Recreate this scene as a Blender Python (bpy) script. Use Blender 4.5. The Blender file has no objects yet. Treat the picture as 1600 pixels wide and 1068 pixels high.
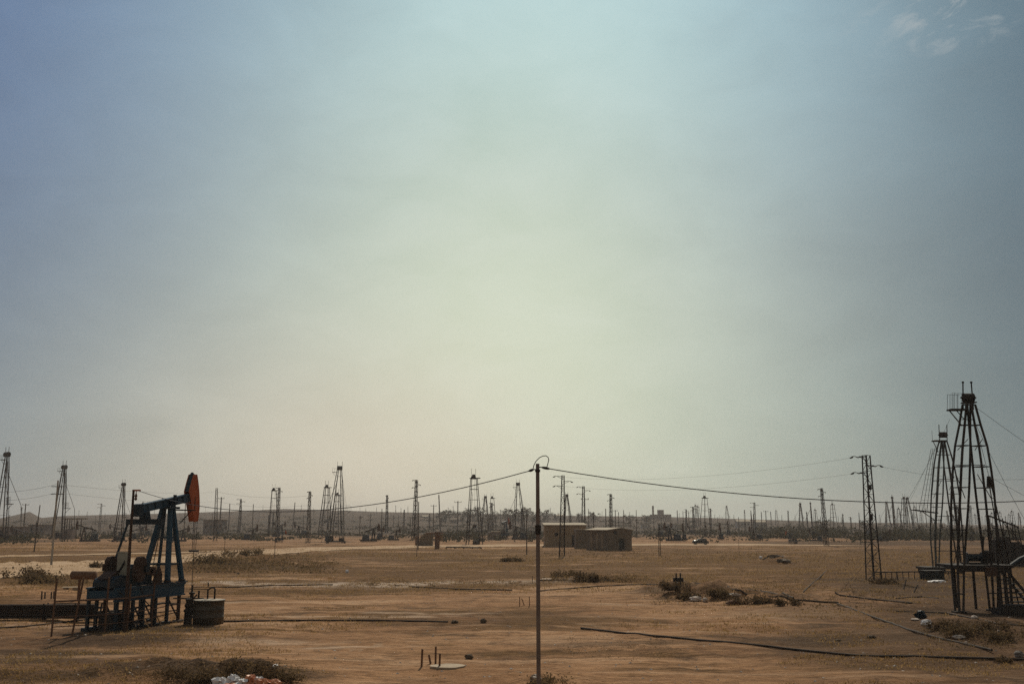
import bpy, math, random
import numpy as np
from mathutils import Vector, Matrix

random.seed(7)
R = math.radians
SC = bpy.context.scene
COL = SC.collection

# ------------------------------------------------------------------ camera
CAM_H = 6.0
F = 1555.0                                  # focal length in pixels of a 1600 x 1068 frame
HOR = 817.0                                 # row of the horizon
PITCH = math.atan((HOR - 534.0) / F)
cam = bpy.data.cameras.new("camera")
cam.sensor_width = 36.0
cam.lens = F / 1600.0 * 36.0
cam.clip_start = 0.2
cam.clip_end = 9000
camo = bpy.data.objects.new("camera", cam)
camo.location = (0, 0, CAM_H)
camo.rotation_euler = (R(90) + PITCH, 0, 0)
COL.objects.link(camo)
SC.camera = camo

# ------------------------------------------------------------------ sky, sun, exposure
SUN_AZ, SUN_EL = R(5), R(42)
SUN_STRENGTH = 3.0
SC.view_settings.view_transform = 'Standard'
SC.view_settings.look = 'None'
SC.view_settings.exposure = 0.0
SC.view_settings.gamma = 1.0
SC.cycles.use_denoising = False
SC.cycles.volume_bounces = 1
SC.cycles.max_bounces = 6
SC.cycles.transparent_max_bounces = 8

sun_dir = Vector((math.sin(SUN_AZ) * math.cos(SUN_EL), math.cos(SUN_AZ) * math.cos(SUN_EL), math.sin(SUN_EL)))
sl = bpy.data.lights.new("sun", 'SUN')
sl.energy = SUN_STRENGTH
sl.angle = R(0.6)
sl.color = (1.0, 0.89, 0.72)
so = bpy.data.objects.new("sun", sl)
so.rotation_euler = (-sun_dir).to_track_quat('-Z', 'Y').to_euler()
so.location = (0, 0, 50)
COL.objects.link(so)


class NT:
    """small helper for node trees"""
    def __init__(self, tree):
        self.t = tree
        self.n = tree.nodes
        self.n.clear()

    def new(self, typ, **kw):
        nd = self.n.new(typ)
        for k, v in kw.items():
            setattr(nd, k, v)
        return nd

    def link(self, a, b):
        self.t.links.new(a, b)

    def put(self, sock, v):
        if hasattr(v, 'is_linked') or isinstance(v, bpy.types.NodeSocket):
            self.link(v, sock)
        else:
            sock.default_value = v

    def math(self, op, a, b=0.0, c=None, clamp=False):
        nd = self.new('ShaderNodeMath', operation=op)
        nd.use_clamp = clamp
        self.put(nd.inputs[0], a)
        self.put(nd.inputs[1], b)
        if c is not None:
            self.put(nd.inputs[2], c)
        return nd.outputs[0]

    def mix(self, fac, a, b, blend='MIX'):
        nd = self.new('ShaderNodeMix', data_type='RGBA', blend_type=blend)
        self.put(nd.inputs[0], fac)
        self.put(nd.inputs[6], a if not isinstance(a, tuple) else (*a, 1))
        self.put(nd.inputs[7], b if not isinstance(b, tuple) else (*b, 1))
        return nd.outputs[2]

    def noise(self, vec, scale, detail=4, rough=0.55, dist=0.0):
        nd = self.new('ShaderNodeTexNoise')
        self.link(vec, nd.inputs['Vector'])
        nd.inputs['Scale'].default_value = scale
        nd.inputs['Detail'].default_value = detail
        nd.inputs['Roughness'].default_value = rough
        nd.inputs['Distortion'].default_value = dist
        return nd.outputs[0]

    def ss(self, v, lo, hi):
        nd = self.new('ShaderNodeMapRange', interpolation_type='SMOOTHSTEP')
        self.put(nd.inputs[0], v)
        nd.inputs[1].default_value = lo
        nd.inputs[2].default_value = hi
        return nd.outputs[0]

    def gauss(self, v, c, w):
        d = self.math('DIVIDE', self.math('SUBTRACT', v, c), w)
        return self.math('EXPONENT', self.math('MULTIPLY', self.math('MULTIPLY', d, d), -1.0))


world = bpy.data.worlds.new("World")
SC.world = world
world.use_nodes = True
w = NT(world.node_tree)
out = w.new('ShaderNodeOutputWorld')
bg = w.new('ShaderNodeBackground')
w.link(bg.outputs[0], out.inputs[0])
sky = w.new('ShaderNodeTexSky', sky_type='NISHITA')
sky.sun_disc = False
sky.sun_elevation = SUN_EL
sky.sun_rotation = SUN_AZ
sky.air_density = 1.0
sky.dust_density = 2.0
sky.ozone_density = 1.0
tc = w.new('ShaderNodeTexCoord')
sep = w.new('ShaderNodeSeparateXYZ')
w.link(tc.outputs['Generated'], sep.inputs[0])
AZ = w.math('MULTIPLY', w.math('ARCTAN2', sep.outputs[0], sep.outputs[1]), 57.2958)
EL = w.math('MULTIPLY', w.math('ARCSINE', sep.outputs[2]), 57.2958)
# dusty summer air: a pale veil over the part of the sky that lies under the sun
veil_az = w.gauss(AZ, -0.5, 19.0)
veil_hi = w.gauss(EL, 8.0, 21.0)
veil = w.math('MULTIPLY', veil_az, veil_hi)
base = w.mix(w.ss(EL, -1.0, 27.0), (0.125, 0.166, 0.202), (0.086, 0.142, 0.280))
base = w.mix(w.math('MULTIPLY', w.ss(AZ, 8.0, 30.0), 0.85), base, (0.038, 0.078, 0.110))
base = w.mix(w.ss(w.math('ABSOLUTE', AZ), 45.0, 110.0), base, (0.215, 0.215, 0.205))
base = w.mix(w.math('MULTIPLY', w.gauss(AZ, 2.5, 19.0), w.ss(EL, 10.0, 28.0)), base, (0.29, 0.52, 0.61))
col = w.mix(veil, base, (0.605, 0.675, 0.525))
low = w.math('MULTIPLY', w.gauss(AZ, -8.5, 14.0), w.gauss(EL, 2.5, 8.0))
col = w.mix(w.math('MULTIPLY', low, 0.65), col, (0.64, 0.535, 0.415))
# soft unevenness and a few thin wisps high on the right
cmb = w.new('ShaderNodeCombineXYZ')
w.link(w.math('MULTIPLY', AZ, 0.10), cmb.inputs[0])
w.link(w.math('MULTIPLY', EL, 0.20), cmb.inputs[1])
bl = w.noise(cmb.outputs[0], 1.2, 5, 0.6, 0.4)
col = w.mix(0.16, col, w.mix(bl, (0.0, 0.0, 0.0), (1.0, 1.0, 1.0)), 'OVERLAY')
U = w.math('SUBTRACT', EL, w.math('MULTIPLY', AZ, 0.16))
cmb2 = w.new('ShaderNodeCombineXYZ')
w.link(w.math('MULTIPLY', AZ, 0.75), cmb2.inputs[0])
w.link(w.math('MULTIPLY', U, 1.7), cmb2.inputs[1])
wn = w.noise(cmb2.outputs[0], 0.55, 5, 0.62, 0.5)
wisps = w.math('MULTIPLY', w.math('MULTIPLY', w.gauss(AZ, 25.6, 3.6), w.gauss(EL, 26.8, 2.2)), w.ss(wn, 0.50, 0.70))
col = w.mix(w.math('MULTIPLY', wisps, 0.62), col, (0.46, 0.48, 0.47))
nish = w.new('ShaderNodeMix', data_type='RGBA', blend_type='ADD')
nish.inputs[0].default_value = 1.0
sc_n = w.new('ShaderNodeVectorMath', operation='SCALE')
w.link(sky.outputs[0], sc_n.inputs[0])
sc_n.inputs['Scale'].default_value = 0.005
w.link(col, nish.inputs[6])
w.link(sc_n.outputs[0], nish.inputs[7])
w.link(nish.outputs[2], bg.inputs[0])
bg.inputs[1].default_value = 1.0

# ------------------------------------------------------------------ picture row/column -> place
CP, SP = math.cos(PITCH), math.sin(PITCH)


def ray(x, y):
    u, v = (x - 800.0) / F, (534.0 - y) / F
    return Vector((u, CP - v * SP, SP + v * CP))


def at(x, y, Y):
    d = ray(x, y)
    return Vector((0, 0, CAM_H)) + d * (Y / d.y)


def pix(x, y, z=0.0):
    d = ray(x, y)
    return Vector((0, 0, CAM_H)) + d * ((z - CAM_H) / d.z)


def proj(p):
    dx, dy, dz = p[0], p[1], p[2] - CAM_H
    fw = dy * CP + dz * SP
    return 800 + F * dx / fw, 534 - F * (-dy * SP + dz * CP) / fw


# ------------------------------------------------------------------ terrain height
def _h(ix, iy, seed):
    n = (ix.astype(np.int64) * 374761393 + iy.astype(np.int64) * 668265263 + seed * 982451653) & 0xffffffff
    n = ((n ^ (n >> 13)) * 1274126177) & 0xffffffff
    n = n ^ (n >> 16)
    return (n & 0xffff) / 65535.0


def vnoise(x, y, seed=0):
    x = np.asarray(x, float)
    y = np.asarray(y, float)
    ix, iy = np.floor(x), np.floor(y)
    fx, fy = x - ix, y - iy
    fx = fx * fx * (3 - 2 * fx)
    fy = fy * fy * (3 - 2 * fy)
    a = _h(ix, iy, seed)
    b = _h(ix + 1, iy, seed)
    c = _h(ix, iy + 1, seed)
    d = _h(ix + 1, iy + 1, seed)
    return (a * (1 - fx) + b * fx) * (1 - fy) + (c * (1 - fx) + d * fx) * fy - 0.5


def bump(px, py, rx, ry, h):
    p = pix(px, py)
    return (p.x, p.y, rx, ry, h)


MOUNDS = [bump(345, 886, 6, 4.5, 0.9), bump(400, 882, 8, 5, 1.15), bump(470, 876, 9, 5, 0.6), bump(300, 890, 6, 4, 0.5),
          bump(1058, 924, 2.2, 2.4, 0.8), bump(1092, 934, 2.4, 1.8, 0.75), bump(1125, 933, 2.0, 1.6, 0.5), bump(1160, 938, 2.6, 1.6, 0.7), bump(1195, 943, 2.2, 1.2, 0.5), bump(1020, 926, 1.8, 2.0, 0.3), bump(925, 910, 6, 2.5, 0.5), bump(1420, 952, 3, 1.5, 0.35),
          bump(1300, 932, 3.5, 1.5, 0.35), bump(1240, 936, 2.5, 1.5, 0.3),
          bump(385, 1062, 2.4, 1.5, 0.40), bump(290, 1056, 3.2, 1.6, 0.32), bump(215, 1052, 1.8, 1.2, 0.2), bump(30, 1064, 2.2, 1.2, 0.25), bump(430, 1066, 1.4, 1.2, 0.2),
          bump(1500, 985, 2.4, 1.8, 0.4), bump(1560, 1000, 2.6, 1.8, 0.45), bump(1470, 972, 1.5, 1.4, 0.25),
          bump(240, 1000, 5.5, 2.0, 0.18), bump(1213, 880, 2.4, 1.6, 1.0), bump(60, 925, 7, 3, 0.25),
          bump(850, 1060, 2.2, 0.9, 0.22), bump(960, 1012, 4, 1.2, 0.12)]
RID_X = np.array([-900, -200, 0, 30, 57, 75, 110, 250, 350, 450, 520, 600, 700, 800, 900, 1000, 1100, 1200, 1330, 1600, 2600], float)
RID_Y = np.array([812, 812, 812, 806, 800, 809, 806, 803, 800, 796, 797.5, 800, 802, 804, 806, 807, 809, 812, 816, 817, 817], float)


def Hn(x, y):
    x = np.asarray(x, float)
    y = np.asarray(y, float)
    near = np.clip(1.0 - (y - 60) / 240.0, 0.12, 1)
    z = 0.22 * vnoise(x / 14, y / 14, 1) + near * (0.24 * vnoise(x / 5, y / 5, 2) + 0.17 * np.abs(vnoise(x / 2.3, y / 1.9, 3))
                                                   + 0.060 * vnoise(x / 0.7, y / 0.7, 4))
    lump = 1 + (1.1 * vnoise(x / 0.9, y / 0.9, 9) + 0.7 * vnoise(x / 0.35, y / 0.35, 10)) * near
    for (mx, my, rx, ry, h) in MOUNDS:
        g = np.exp(-((x - mx) / rx) ** 2 - ((y - my) / ry) ** 2)
        z = z + h * g * lump
    yy = np.maximum(y, 1.0)
    col = 800 + F * x / yy
    rid = np.interp(col, RID_X, RID_Y)
    top = np.maximum(0.0, (HOR - rid) / F * 1700.0 + CAM_H * ((HOR - rid) > 0.5))
    t = np.clip((y - 560) / (1700 - 560), 0, 1)
    z = z + top * t * t * (3 - 2 * t) * (1 + 0.10 * vnoise(x / 130, y / 130, 12) * np.clip(2 - 2 * t, 0, 1))
    return z


def H(x, y):
    return float(Hn(np.array([x]), np.array([y]))[0])


_TS = 18 * (3000 / 18.0) ** (np.arange(90) / 89.0)


def gp(px, py):
    """the first ground point met along the sight line of a picture position"""
    d = ray(px, py)
    lo_, hi_ = 18.0, 3000.0
    for it in range(3):
        ys = _TS if it == 0 else np.linspace(lo_, hi_, 12)
        k_ = ys / d.y
        under = Hn(d.x * k_, ys) >= CAM_H + d.z * k_
        if not under.any():
            break
        i_ = int(np.argmax(under))
        lo_, hi_ = ys[max(i_ - 1, 0)], ys[i_]
    Y_ = (lo_ + hi_) / 2 if under.any() else 1200.0
    x_ = d.x * Y_ / d.y
    return Vector((x_, Y_, H(x_, Y_)))


# ------------------------------------------------------------------ mesh building
class MB:
    def __init__(self):
        self.v, self.f = [], []

    def poly(self, pts):
        n = len(self.v)
        self.v += [tuple(p) for p in pts]
        self.f.append(tuple(range(n, n + len(pts))))

    def bar(self, p, q, r=0.05, n=4, r2=None):
        p, q = Vector(p), Vector(q)
        d = q - p
        if d.length < 1e-6:
            return
        d.normalize()
        a = d.cross(Vector((0, 0, 1)) if abs(d.z) < 0.9 else Vector((1, 0, 0))).normalized()
        b = d.cross(a)
        r2 = r if r2 is None else r2
        k = len(self.v)
        off = math.pi / 4 if n == 4 else 0
        for (c, rr) in ((p, r), (q, r2)):
            for i in range(n):
                t = off + 2 * math.pi * i / n
                self.v.append(tuple(c + (a * math.cos(t) + b * math.sin(t)) * rr))
        for i in range(n):
            j = (i + 1) % n
            self.f.append((k + i, k + j, k + n + j, k + n + i))
        self.f.append(tuple(k + i for i in reversed(range(n))))
        self.f.append(tuple(k + n + i for i in range(n)))

    def tube(self, pts, r, n=6):
        pts = [Vector(p) for p in pts]
        k0 = len(self.v)
        a = None
        for i, p in enumerate(pts):
            d = (pts[min(i + 1, len(pts) - 1)] - pts[max(i - 1, 0)]).normalized()
            if a is None:
                a = d.cross(Vector((0, 0, 1)) if abs(d.z) < 0.9 else Vector((1, 0, 0))).normalized()
            a = (a - d * a.dot(d)).normalized()
            b = d.cross(a)
            rr = r[i] if isinstance(r, (list, tuple)) else r
            for j in range(n):
                t = 2 * math.pi * j / n
                self.v.append(tuple(p + (a * math.cos(t) + b * math.sin(t)) * rr))
        for i in range(len(pts) - 1):
            for j in range(n):
                j2 = (j + 1) % n
                k = k0 + i * n
                self.f.append((k + j, k + j2, k + n + j2, k + n + j))
        self.f.append(tuple(k0 + j for j in reversed(range(n))))
        k = k0 + (len(pts) - 1) * n
        self.f.append(tuple(k + j for j in range(n)))

    def box(self, c, s, rz=0.0, taper=1.0):
        c = Vector(c)
        k = len(self.v)
        for z in (-0.5, 0.5):
            m = 1.0 if z < 0 else taper
            for (x, y) in ((-0.5, -0.5), (0.5, -0.5), (0.5, 0.5), (-0.5, 0.5)):
                X, Y = x * s[0] * m, y * s[1] * m
                self.v.append((c.x + X * math.cos(rz) - Y * math.sin(rz), c.y + X * math.sin(rz) + Y * math.cos(rz), c.z + z * s[2]))
        for q in ((0, 3, 2, 1), (4, 5, 6, 7), (0, 1, 5, 4), (1, 2, 6, 5), (2, 3, 7, 6), (3, 0, 4, 7)):
            self.f.append(tuple(k + i for i in q))

    def prism(self, prof, fn, lo, hi):
        """profile of (s, t) swept between lo and hi; fn(s, t, w) -> point"""
        k = len(self.v)
        n = len(prof)
        for wv in (lo, hi):
            for (s, t) in prof:
                self.v.append(tuple(fn(s, t, wv)))
        for i in range(n):
            j = (i + 1) % n
            self.f.append((k + i, k + j, k + n + j, k + n + i))
        self.f.append(tuple(k + i for i in reversed(range(n))))
        self.f.append(tuple(k + n + i for i in range(n)))

    def lathe(self, prof, c=(0, 0, 0), n=20):
        k = len(self.v)
        for (r, z) in prof:
            for j in range(n):
                t = 2 * math.pi * j / n
                self.v.append((c[0] + r * math.cos(t), c[1] + r * math.sin(t), c[2] + z))
        for i in range(len(prof) - 1):
            for j in range(n):
                j2 = (j + 1) % n
                self.f.append((k + i * n + j, k + i * n + j2, k + (i + 1) * n + j2, k + (i + 1) * n + j))
        self.f.append(tuple(k + j for j in reversed(range(n))))
        self.f.append(tuple(k + (len(prof) - 1) * n + j for j in range(n)))

    def truss(self, path, nb, r=0.04, rb=None, sides=4, ax=None, diag=True, turn=0.0):
        """lattice column along path [(point, width), ...] from foot to top"""
        rb = r * 0.65 if rb is None else rb
        P = [Vector(p) for p, _ in path]
        Wd = [wd for _, wd in path]
        L = [0.0]
        for i in range(1, len(P)):
            L.append(L[-1] + (P[i] - P[i - 1]).length)

        def ev(s):
            for i in range(1, len(P)):
                if s <= L[i] + 1e-9:
                    t = (s - L[i - 1]) / max(L[i] - L[i - 1], 1e-9)
                    return P[i - 1].lerp(P[i], t), Wd[i - 1] + (Wd[i] - Wd[i - 1]) * t
            return P[-1], Wd[-1]
        rings = []
        for i in range(nb + 1):
            c, wd = ev(L[-1] * i / nb)
            pts = []
            for j in range(sides):
                t = turn + 2 * math.pi * (j + 0.5) / sides
                q = wd * 0.7071
                pts.append(c + Vector((math.cos(t) * q, math.sin(t) * q, 0)))
            rings.append(pts)
        for i in range(nb):
            for j in range(sides):
                self.bar(rings[i][j], rings[i + 1][j], r)
                j2 = (j + 1) % sides
                self.bar(rings[i + 1][j], rings[i + 1][j2], rb)
                if diag:
                    if (i + j) % 2:
                        self.bar(rings[i][j], rings[i + 1][j2], rb)
                    else:
                        self.bar(rings[i][j2], rings[i + 1][j], rb)

    def blob(self, c, s, seed=0, n=12, m=8, rough=0.3):
        k = len(self.v)
        rd = random.Random(seed)
        for i in range(m + 1):
            ph = math.pi * i / m
            for j in range(n):
                th = 2 * math.pi * j / n
                q = 1 + rough * (rd.random() - 0.5) * 2 * math.sin(ph)
                self.v.append((c[0] + s[0] * q * math.sin(ph) * math.cos(th), c[1] + s[1] * q * math.sin(ph) * math.sin(th),
                               c[2] + s[2] * q * math.cos(ph)))
        for i in range(m):
            for j in range(n):
                j2 = (j + 1) % n
                self.f.append((k + i * n + j, k + (i + 1) * n + j, k + (i + 1) * n + j2, k + i * n + j2))

    def leaf(self, p, s, rd):
        a = Vector((rd.uniform(-1, 1), rd.uniform(-1, 1), rd.uniform(-1, 1))).normalized()
        b = a.cross(Vector((rd.uniform(-1, 1), rd.uniform(-1, 1), rd.uniform(-1, 1)))).normalized()
        p = Vector(p)
        self.poly((p - a * s, p + b * s * 0.55, p + a * s, p - b * s * 0.55))

    def build(self, name, mat, parent=None, smooth=False):
        me = bpy.data.meshes.new(name)
        me.from_pydata(self.v, [], self.f)
        me.materials.append(mat)
        if smooth:
            me.polygons.foreach_set('use_smooth', [True] * len(me.polygons))
        me.update()
        o = bpy.data.objects.new(name, me)
        COL.objects.link(o)
        if parent is not None:
            o.parent = parent
        return o


def tag(o, label=None, cat=None, group=None, kind=None):
    if label:
        o['label'] = label
    if cat:
        o['category'] = cat
    if group:
        o['group'] = group
    if kind:
        o['kind'] = kind
    return o


def thing(name, label, cat, loc=(0, 0, 0), rz=0.0, group=None, s=1.0):
    o = bpy.data.objects.new(name, None)
    o.empty_display_size = 0.3
    o.location = loc
    o.rotation_euler = (0, 0, rz)
    o.scale = (s, s, s)
    COL.objects.link(o)
    return tag(o, label, cat, group)


def copy_tree(o, parent=None):
    c = o.copy()
    COL.objects.link(c)
    if parent is not None:
        c.parent = parent
    for ch in list(o.children):
        copy_tree(ch, c)
    return c


# ------------------------------------------------------------------ materials
def new_mat(name):
    m = bpy.data.materials.new(name)
    m.use_nodes = True
    t = NT(m.node_tree)
    o = t.new('ShaderNodeOutputMaterial')
    b = t.new('ShaderNodeBsdfPrincipled')
    t.link(b.outputs[0], o.inputs[0])
    c = t.new('ShaderNodeTexCoord')
    return m, t, b, c.outputs['Object']


def surf(name, a, b2, scale=3.0, rough=0.85, metal=0.0, bump_d=0.0, rust=None, rust_at=0.55, spec=0.3):
    m, t, b, co = new_mat(name)
    n1 = t.noise(co, scale, 5, 0.6)
    c = t.mix(t.ss(n1, 0.3, 0.7), a, b2)
    n2 = t.noise(co, scale * 4.3, 5, 0.65, 0.3)
    if rust:
        c = t.mix(t.ss(n2, rust_at, rust_at + 0.12), c, rust)
    t.link(c, b.inputs['Base Color'])
    b.inputs['Roughness'].default_value = rough
    b.inputs['Metallic'].default_value = metal
    b.inputs['Specular IOR Level'].default_value = spec
    if bump_d:
        bp = t.new('ShaderNodeBump')
        bp.inputs['Distance'].default_value = bump_d
        t.link(n2, bp.inputs['Height'])
        t.link(bp.outputs[0], b.inputs['Normal'])
    return m


M = {}
M['steel'] = surf('rusted_steel', (0.020, 0.017, 0.014), (0.036, 0.027, 0.020), 2.0, 0.8, 0.0, rust=(0.055, 0.028, 0.015), rust_at=0.62, spec=0.2)
M['steelgreen'] = surf('faded_green_steel', (0.045, 0.055, 0.050), (0.075, 0.080, 0.070), 2.0, 0.7, rust=(0.08, 0.045, 0.03), rust_at=0.6)
M['wire'] = surf('weathered_wire', (0.04, 0.036, 0.034), (0.055, 0.05, 0.046), 2.0, 0.6)
M['blue'] = surf('worn_blue_paint', (0.005, 0.034, 0.056), (0.009, 0.046, 0.072), 1.2, 0.5, rust=(0.06, 0.035, 0.025), rust_at=0.63, bump_d=0.004)
M['bluegrey'] = surf('faded_blue_paint', (0.024, 0.056, 0.078), (0.036, 0.072, 0.098), 1.4, 0.5, rust=(0.05, 0.04, 0.04), rust_at=0.62, bump_d=0.003)
M['darkblue'] = surf('oily_dark_blue_paint', (0.006, 0.016, 0.022), (0.010, 0.025, 0.034), 1.6, 0.55, rust=(0.03, 0.02, 0.015), rust_at=0.6, bump_d=0.004)
M['orange'] = surf('faded_orange_paint', (0.32, 0.070, 0.020), (0.41, 0.100, 0.030), 1.1, 0.65, rust=(0.12, 0.030, 0.014), rust_at=0.62, bump_d=0.004)
M['rustbrown'] = surf('brown_rust', (0.105, 0.052, 0.028), (0.16, 0.085, 0.045), 1.8, 0.9, rust=(0.06, 0.032, 0.02), rust_at=0.58, bump_d=0.01)
M['oilrust'] = surf('oily_brown_rust', (0.042, 0.024, 0.015), (0.070, 0.037, 0.021), 1.8, 0.85, rust=(0.03, 0.02, 0.013), rust_at=0.54, bump_d=0.01)
M['greyplate'] = surf('grey_green_sheet', (0.25, 0.235, 0.175), (0.32, 0.30, 0.23), 1.4, 0.7, rust=(0.12, 0.08, 0.05), rust_at=0.66)
M['tank'] = surf('oil_stained_tank_steel', (0.042, 0.034, 0.022), (0.080, 0.062, 0.042), 1.6, 0.6, rust=(0.05, 0.03, 0.02), rust_at=0.58, bump_d=0.01)
M['zinc'] = surf('pale_tank_lid', (0.26, 0.21, 0.15), (0.38, 0.32, 0.24), 2.0, 0.7, rust=(0.2, 0.13, 0.08), rust_at=0.62)
M['concrete'] = surf('weathered_concrete', (0.33, 0.25, 0.165), (0.44, 0.345, 0.235), 2.5, 0.9, rust=(0.25, 0.19, 0.13), rust_at=0.6, bump_d=0.02)
M['poleconc'] = surf('grey_concrete_pole', (0.22, 0.20, 0.17), (0.29, 0.26, 0.22), 1.5, 0.9, rust=(0.15, 0.12, 0.1), rust_at=0.62)
M['polebrown'] = surf('brown_painted_pole', (0.120, 0.090, 0.074), (0.195, 0.150, 0.122), 0.8, 0.8, rust=(0.085, 0.050, 0.034), rust_at=0.6, bump_d=0.004)
M['wood'] = surf('weathered_wood', (0.065, 0.050, 0.038), (0.10, 0.078, 0.058), 2.5, 0.9)
M['wall'] = surf('brown_mud_render', (0.185, 0.128, 0.070), (0.280, 0.202, 0.118), 0.55, 0.95, rust=(0.095, 0.062, 0.038), rust_at=0.54, bump_d=0.03)
M['wallgrey'] = surf('grey_brown_block', (0.115, 0.086, 0.054), (0.190, 0.142, 0.092), 0.6, 0.95, rust=(0.070, 0.056, 0.040), rust_at=0.53, bump_d=0.03)
M['roof'] = surf('dusty_flat_roof', (0.36, 0.30, 0.21), (0.43, 0.36, 0.26), 0.6, 0.9, rust=(0.3, 0.22, 0.14), rust_at=0.62)
M['dark'] = surf('dark_opening', (0.010, 0.012, 0.009), (0.016, 0.018, 0.014), 1.0, 0.9)
M['white'] = surf('dirty_white', (0.60, 0.58, 0.56), (0.75, 0.73, 0.70), 6.0, 0.6, rust=(0.4, 0.36, 0.32), rust_at=0.62)
M['bagorange'] = surf('orange_plastic', (0.50, 0.19, 0.09), (0.62, 0.30, 0.16), 5.0, 0.5, rust=(0.45, 0.2, 0.1), rust_at=0.6)
M['stone'] = surf('pale_stone', (0.40, 0.33, 0.27), (0.52, 0.44, 0.36), 3.0, 0.9, rust=(0.3, 0.24, 0.18), rust_at=0.6, bump_d=0.03)
M['darkstone'] = surf('grey_rubble', (0.12, 0.105, 0.09), (0.19, 0.165, 0.14), 3.0, 0.9, rust=(0.09, 0.08, 0.07), rust_at=0.58, bump_d=0.03)
M['rubble'] = surf('dusty_rubble', (0.13, 0.10, 0.072), (0.27, 0.21, 0.155), 1.6, 0.95, rust=(0.09, 0.068, 0.048), rust_at=0.52, bump_d=0.08)
M['dirt'] = surf('dug_up_dirt', (0.085, 0.062, 0.040), (0.14, 0.10, 0.062), 2.0, 0.95, rust=(0.06, 0.045, 0.03), rust_at=0.56, bump_d=0.03)
M['pipe'] = surf('oily_brown_pipe', (0.026, 0.018, 0.012), (0.050, 0.032, 0.020), 0.9, 0.85, rust=(0.10, 0.055, 0.03), rust_at=0.6)
M['housew'] = surf('pale_house_wall', (0.34, 0.30, 0.25), (0.44, 0.40, 0.34), 0.2, 0.9)
M['houseb'] = surf('dull_brown_house_wall', (0.16, 0.13, 0.11), (0.21, 0.17, 0.14), 0.2, 0.9)
M['carpaint'] = surf('dark_car_paint', (0.012, 0.016, 0.014), (0.02, 0.024, 0.02), 1.0, 0.5, spec=0.15)
M['tyre'] = surf('tyre_rubber', (0.012, 0.012, 0.012), (0.02, 0.02, 0.02), 4.0, 0.9)
mg, tg, bgl, _c = new_mat('car_glass')
bgl.inputs['Base Color'].default_value = (0.02, 0.025, 0.03, 1)
bgl.inputs['Roughness'].default_value = 0.12
bgl.inputs['Specular IOR Level'].default_value = 1.0
M['glass'] = mg


mg, tg, bgl, _c = new_mat('polished_dark_paint')
bgl.inputs['Base Color'].default_value = (0.015, 0.018, 0.016, 1)
bgl.inputs['Roughness'].default_value = 0.24
bgl.inputs['Specular IOR Level'].default_value = 1.0
M['gloss'] = mg


def leafmat(name, a, b2, scale=1.3, tr=0.35):
    m, t, b, co = new_mat(name)
    n = t.noise(co, scale, 3, 0.6)
    c = t.mix(t.ss(n, 0.3, 0.7), a, b2)
    t.link(c, b.inputs['Base Color'])
    b.inputs['Roughness'].default_value = 0.9
    b.inputs['Specular IOR Level'].default_value = 0.1
    tl_ = t.new('ShaderNodeBsdfTranslucent')
    t.link(c, tl_.inputs['Color'])
    mx = t.new('ShaderNodeMixShader')
    mx.inputs[0].default_value = tr
    t.link(b.outputs[0], mx.inputs[1])
    t.link(tl_.outputs[0], mx.inputs[2])
    o = [q for q in t.n if q.type == 'OUTPUT_MATERIAL'][0]
    t.link(mx.outputs[0], o.inputs[0])
    return m


M['leaf'] = leafmat('dusty_dark_leaf', (0.032, 0.030, 0.015), (0.062, 0.054, 0.026), 0.3, 0.3)
M['scrub'] = leafmat('olive_scrub_leaf', (0.100, 0.066, 0.032), (0.155, 0.104, 0.053))
M['dullscrub'] = leafmat('dull_dark_scrub', (0.088, 0.056, 0.028), (0.140, 0.092, 0.048), 0.8, 0.35)
M['drygrass'] = leafmat('dry_grass_blade', (0.25, 0.150, 0.055), (0.36, 0.235, 0.10), 0.25, 0.5)
M['drybrown'] = leafmat('dead_brown_scrub', (0.135, 0.088, 0.042), (0.20, 0.135, 0.066), 0.5, 0.45)

# ground: sandy clay with dry grass, crusted salt, oily stains, painted shadow and falloff
m, t, b, co = new_mat('sandy_ground')
sp = t.new('ShaderNodeSeparateXYZ')
t.link(co, sp.inputs[0])
GX, GY = sp.outputs[0], sp.outputs[1]
big = t.noise(co, 0.021, 5, 0.6, 0.6)
mid = t.noise(co, 0.13, 6, 0.62, 0.4)
fin = t.noise(co, 1.1, 6, 0.68, 0.3)
gri = t.noise(co, 7.0, 4, 0.7)
c = t.mix(t.ss(mid, 0.32, 0.68), (0.280, 0.158, 0.080), (0.430, 0.262, 0.145))
c = t.mix(t.math('MULTIPLY', t.ss(fin, 0.45, 0.75), 0.6), c, (0.44, 0.285, 0.15))
c = t.mix(t.math('MULTIPLY', t.ss(fin, 0.55, 0.30), 0.6), c, (0.150, 0.084, 0.036))
# pale bare patches, brown worn patches and long streaks left by wheels and run-off
mp = t.new('ShaderNodeMapping')
mp.inputs['Scale'].default_value = (0.45, 1.0, 1.0)
t.link(co, mp.inputs[0])
pat = t.noise(mp.outputs[0], 0.085, 6, 0.66, 0.7)
c = t.mix(t.math('MULTIPLY', t.ss(pat, 0.53, 0.64), 0.72), c, (0.53, 0.375, 0.245))
c = t.mix(t.math('MULTIPLY', t.ss(pat, 0.47, 0.37), 0.80), c, (0.130, 0.072, 0.036))
mp2 = t.new('ShaderNodeMapping')
mp2.inputs['Scale'].default_value = (0.035, 0.75, 1.0)
mp2.inputs['Rotation'].default_value = (0, 0, 0.10)
t.link(co, mp2.inputs[0])
stk = t.noise(mp2.outputs[0], 1.0, 5, 0.62, 0.35)
c = t.mix(t.math('MULTIPLY', t.ss(stk, 0.56, 0.64), 0.55), c, (0.51, 0.36, 0.235))
c = t.mix(t.math('MULTIPLY', t.ss(stk, 0.44, 0.37), 0.60), c, (0.120, 0.068, 0.036))
mp3 = t.new('ShaderNodeMapping')
mp3.inputs['Scale'].default_value = (0.05, 1.6, 1.0)
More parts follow.
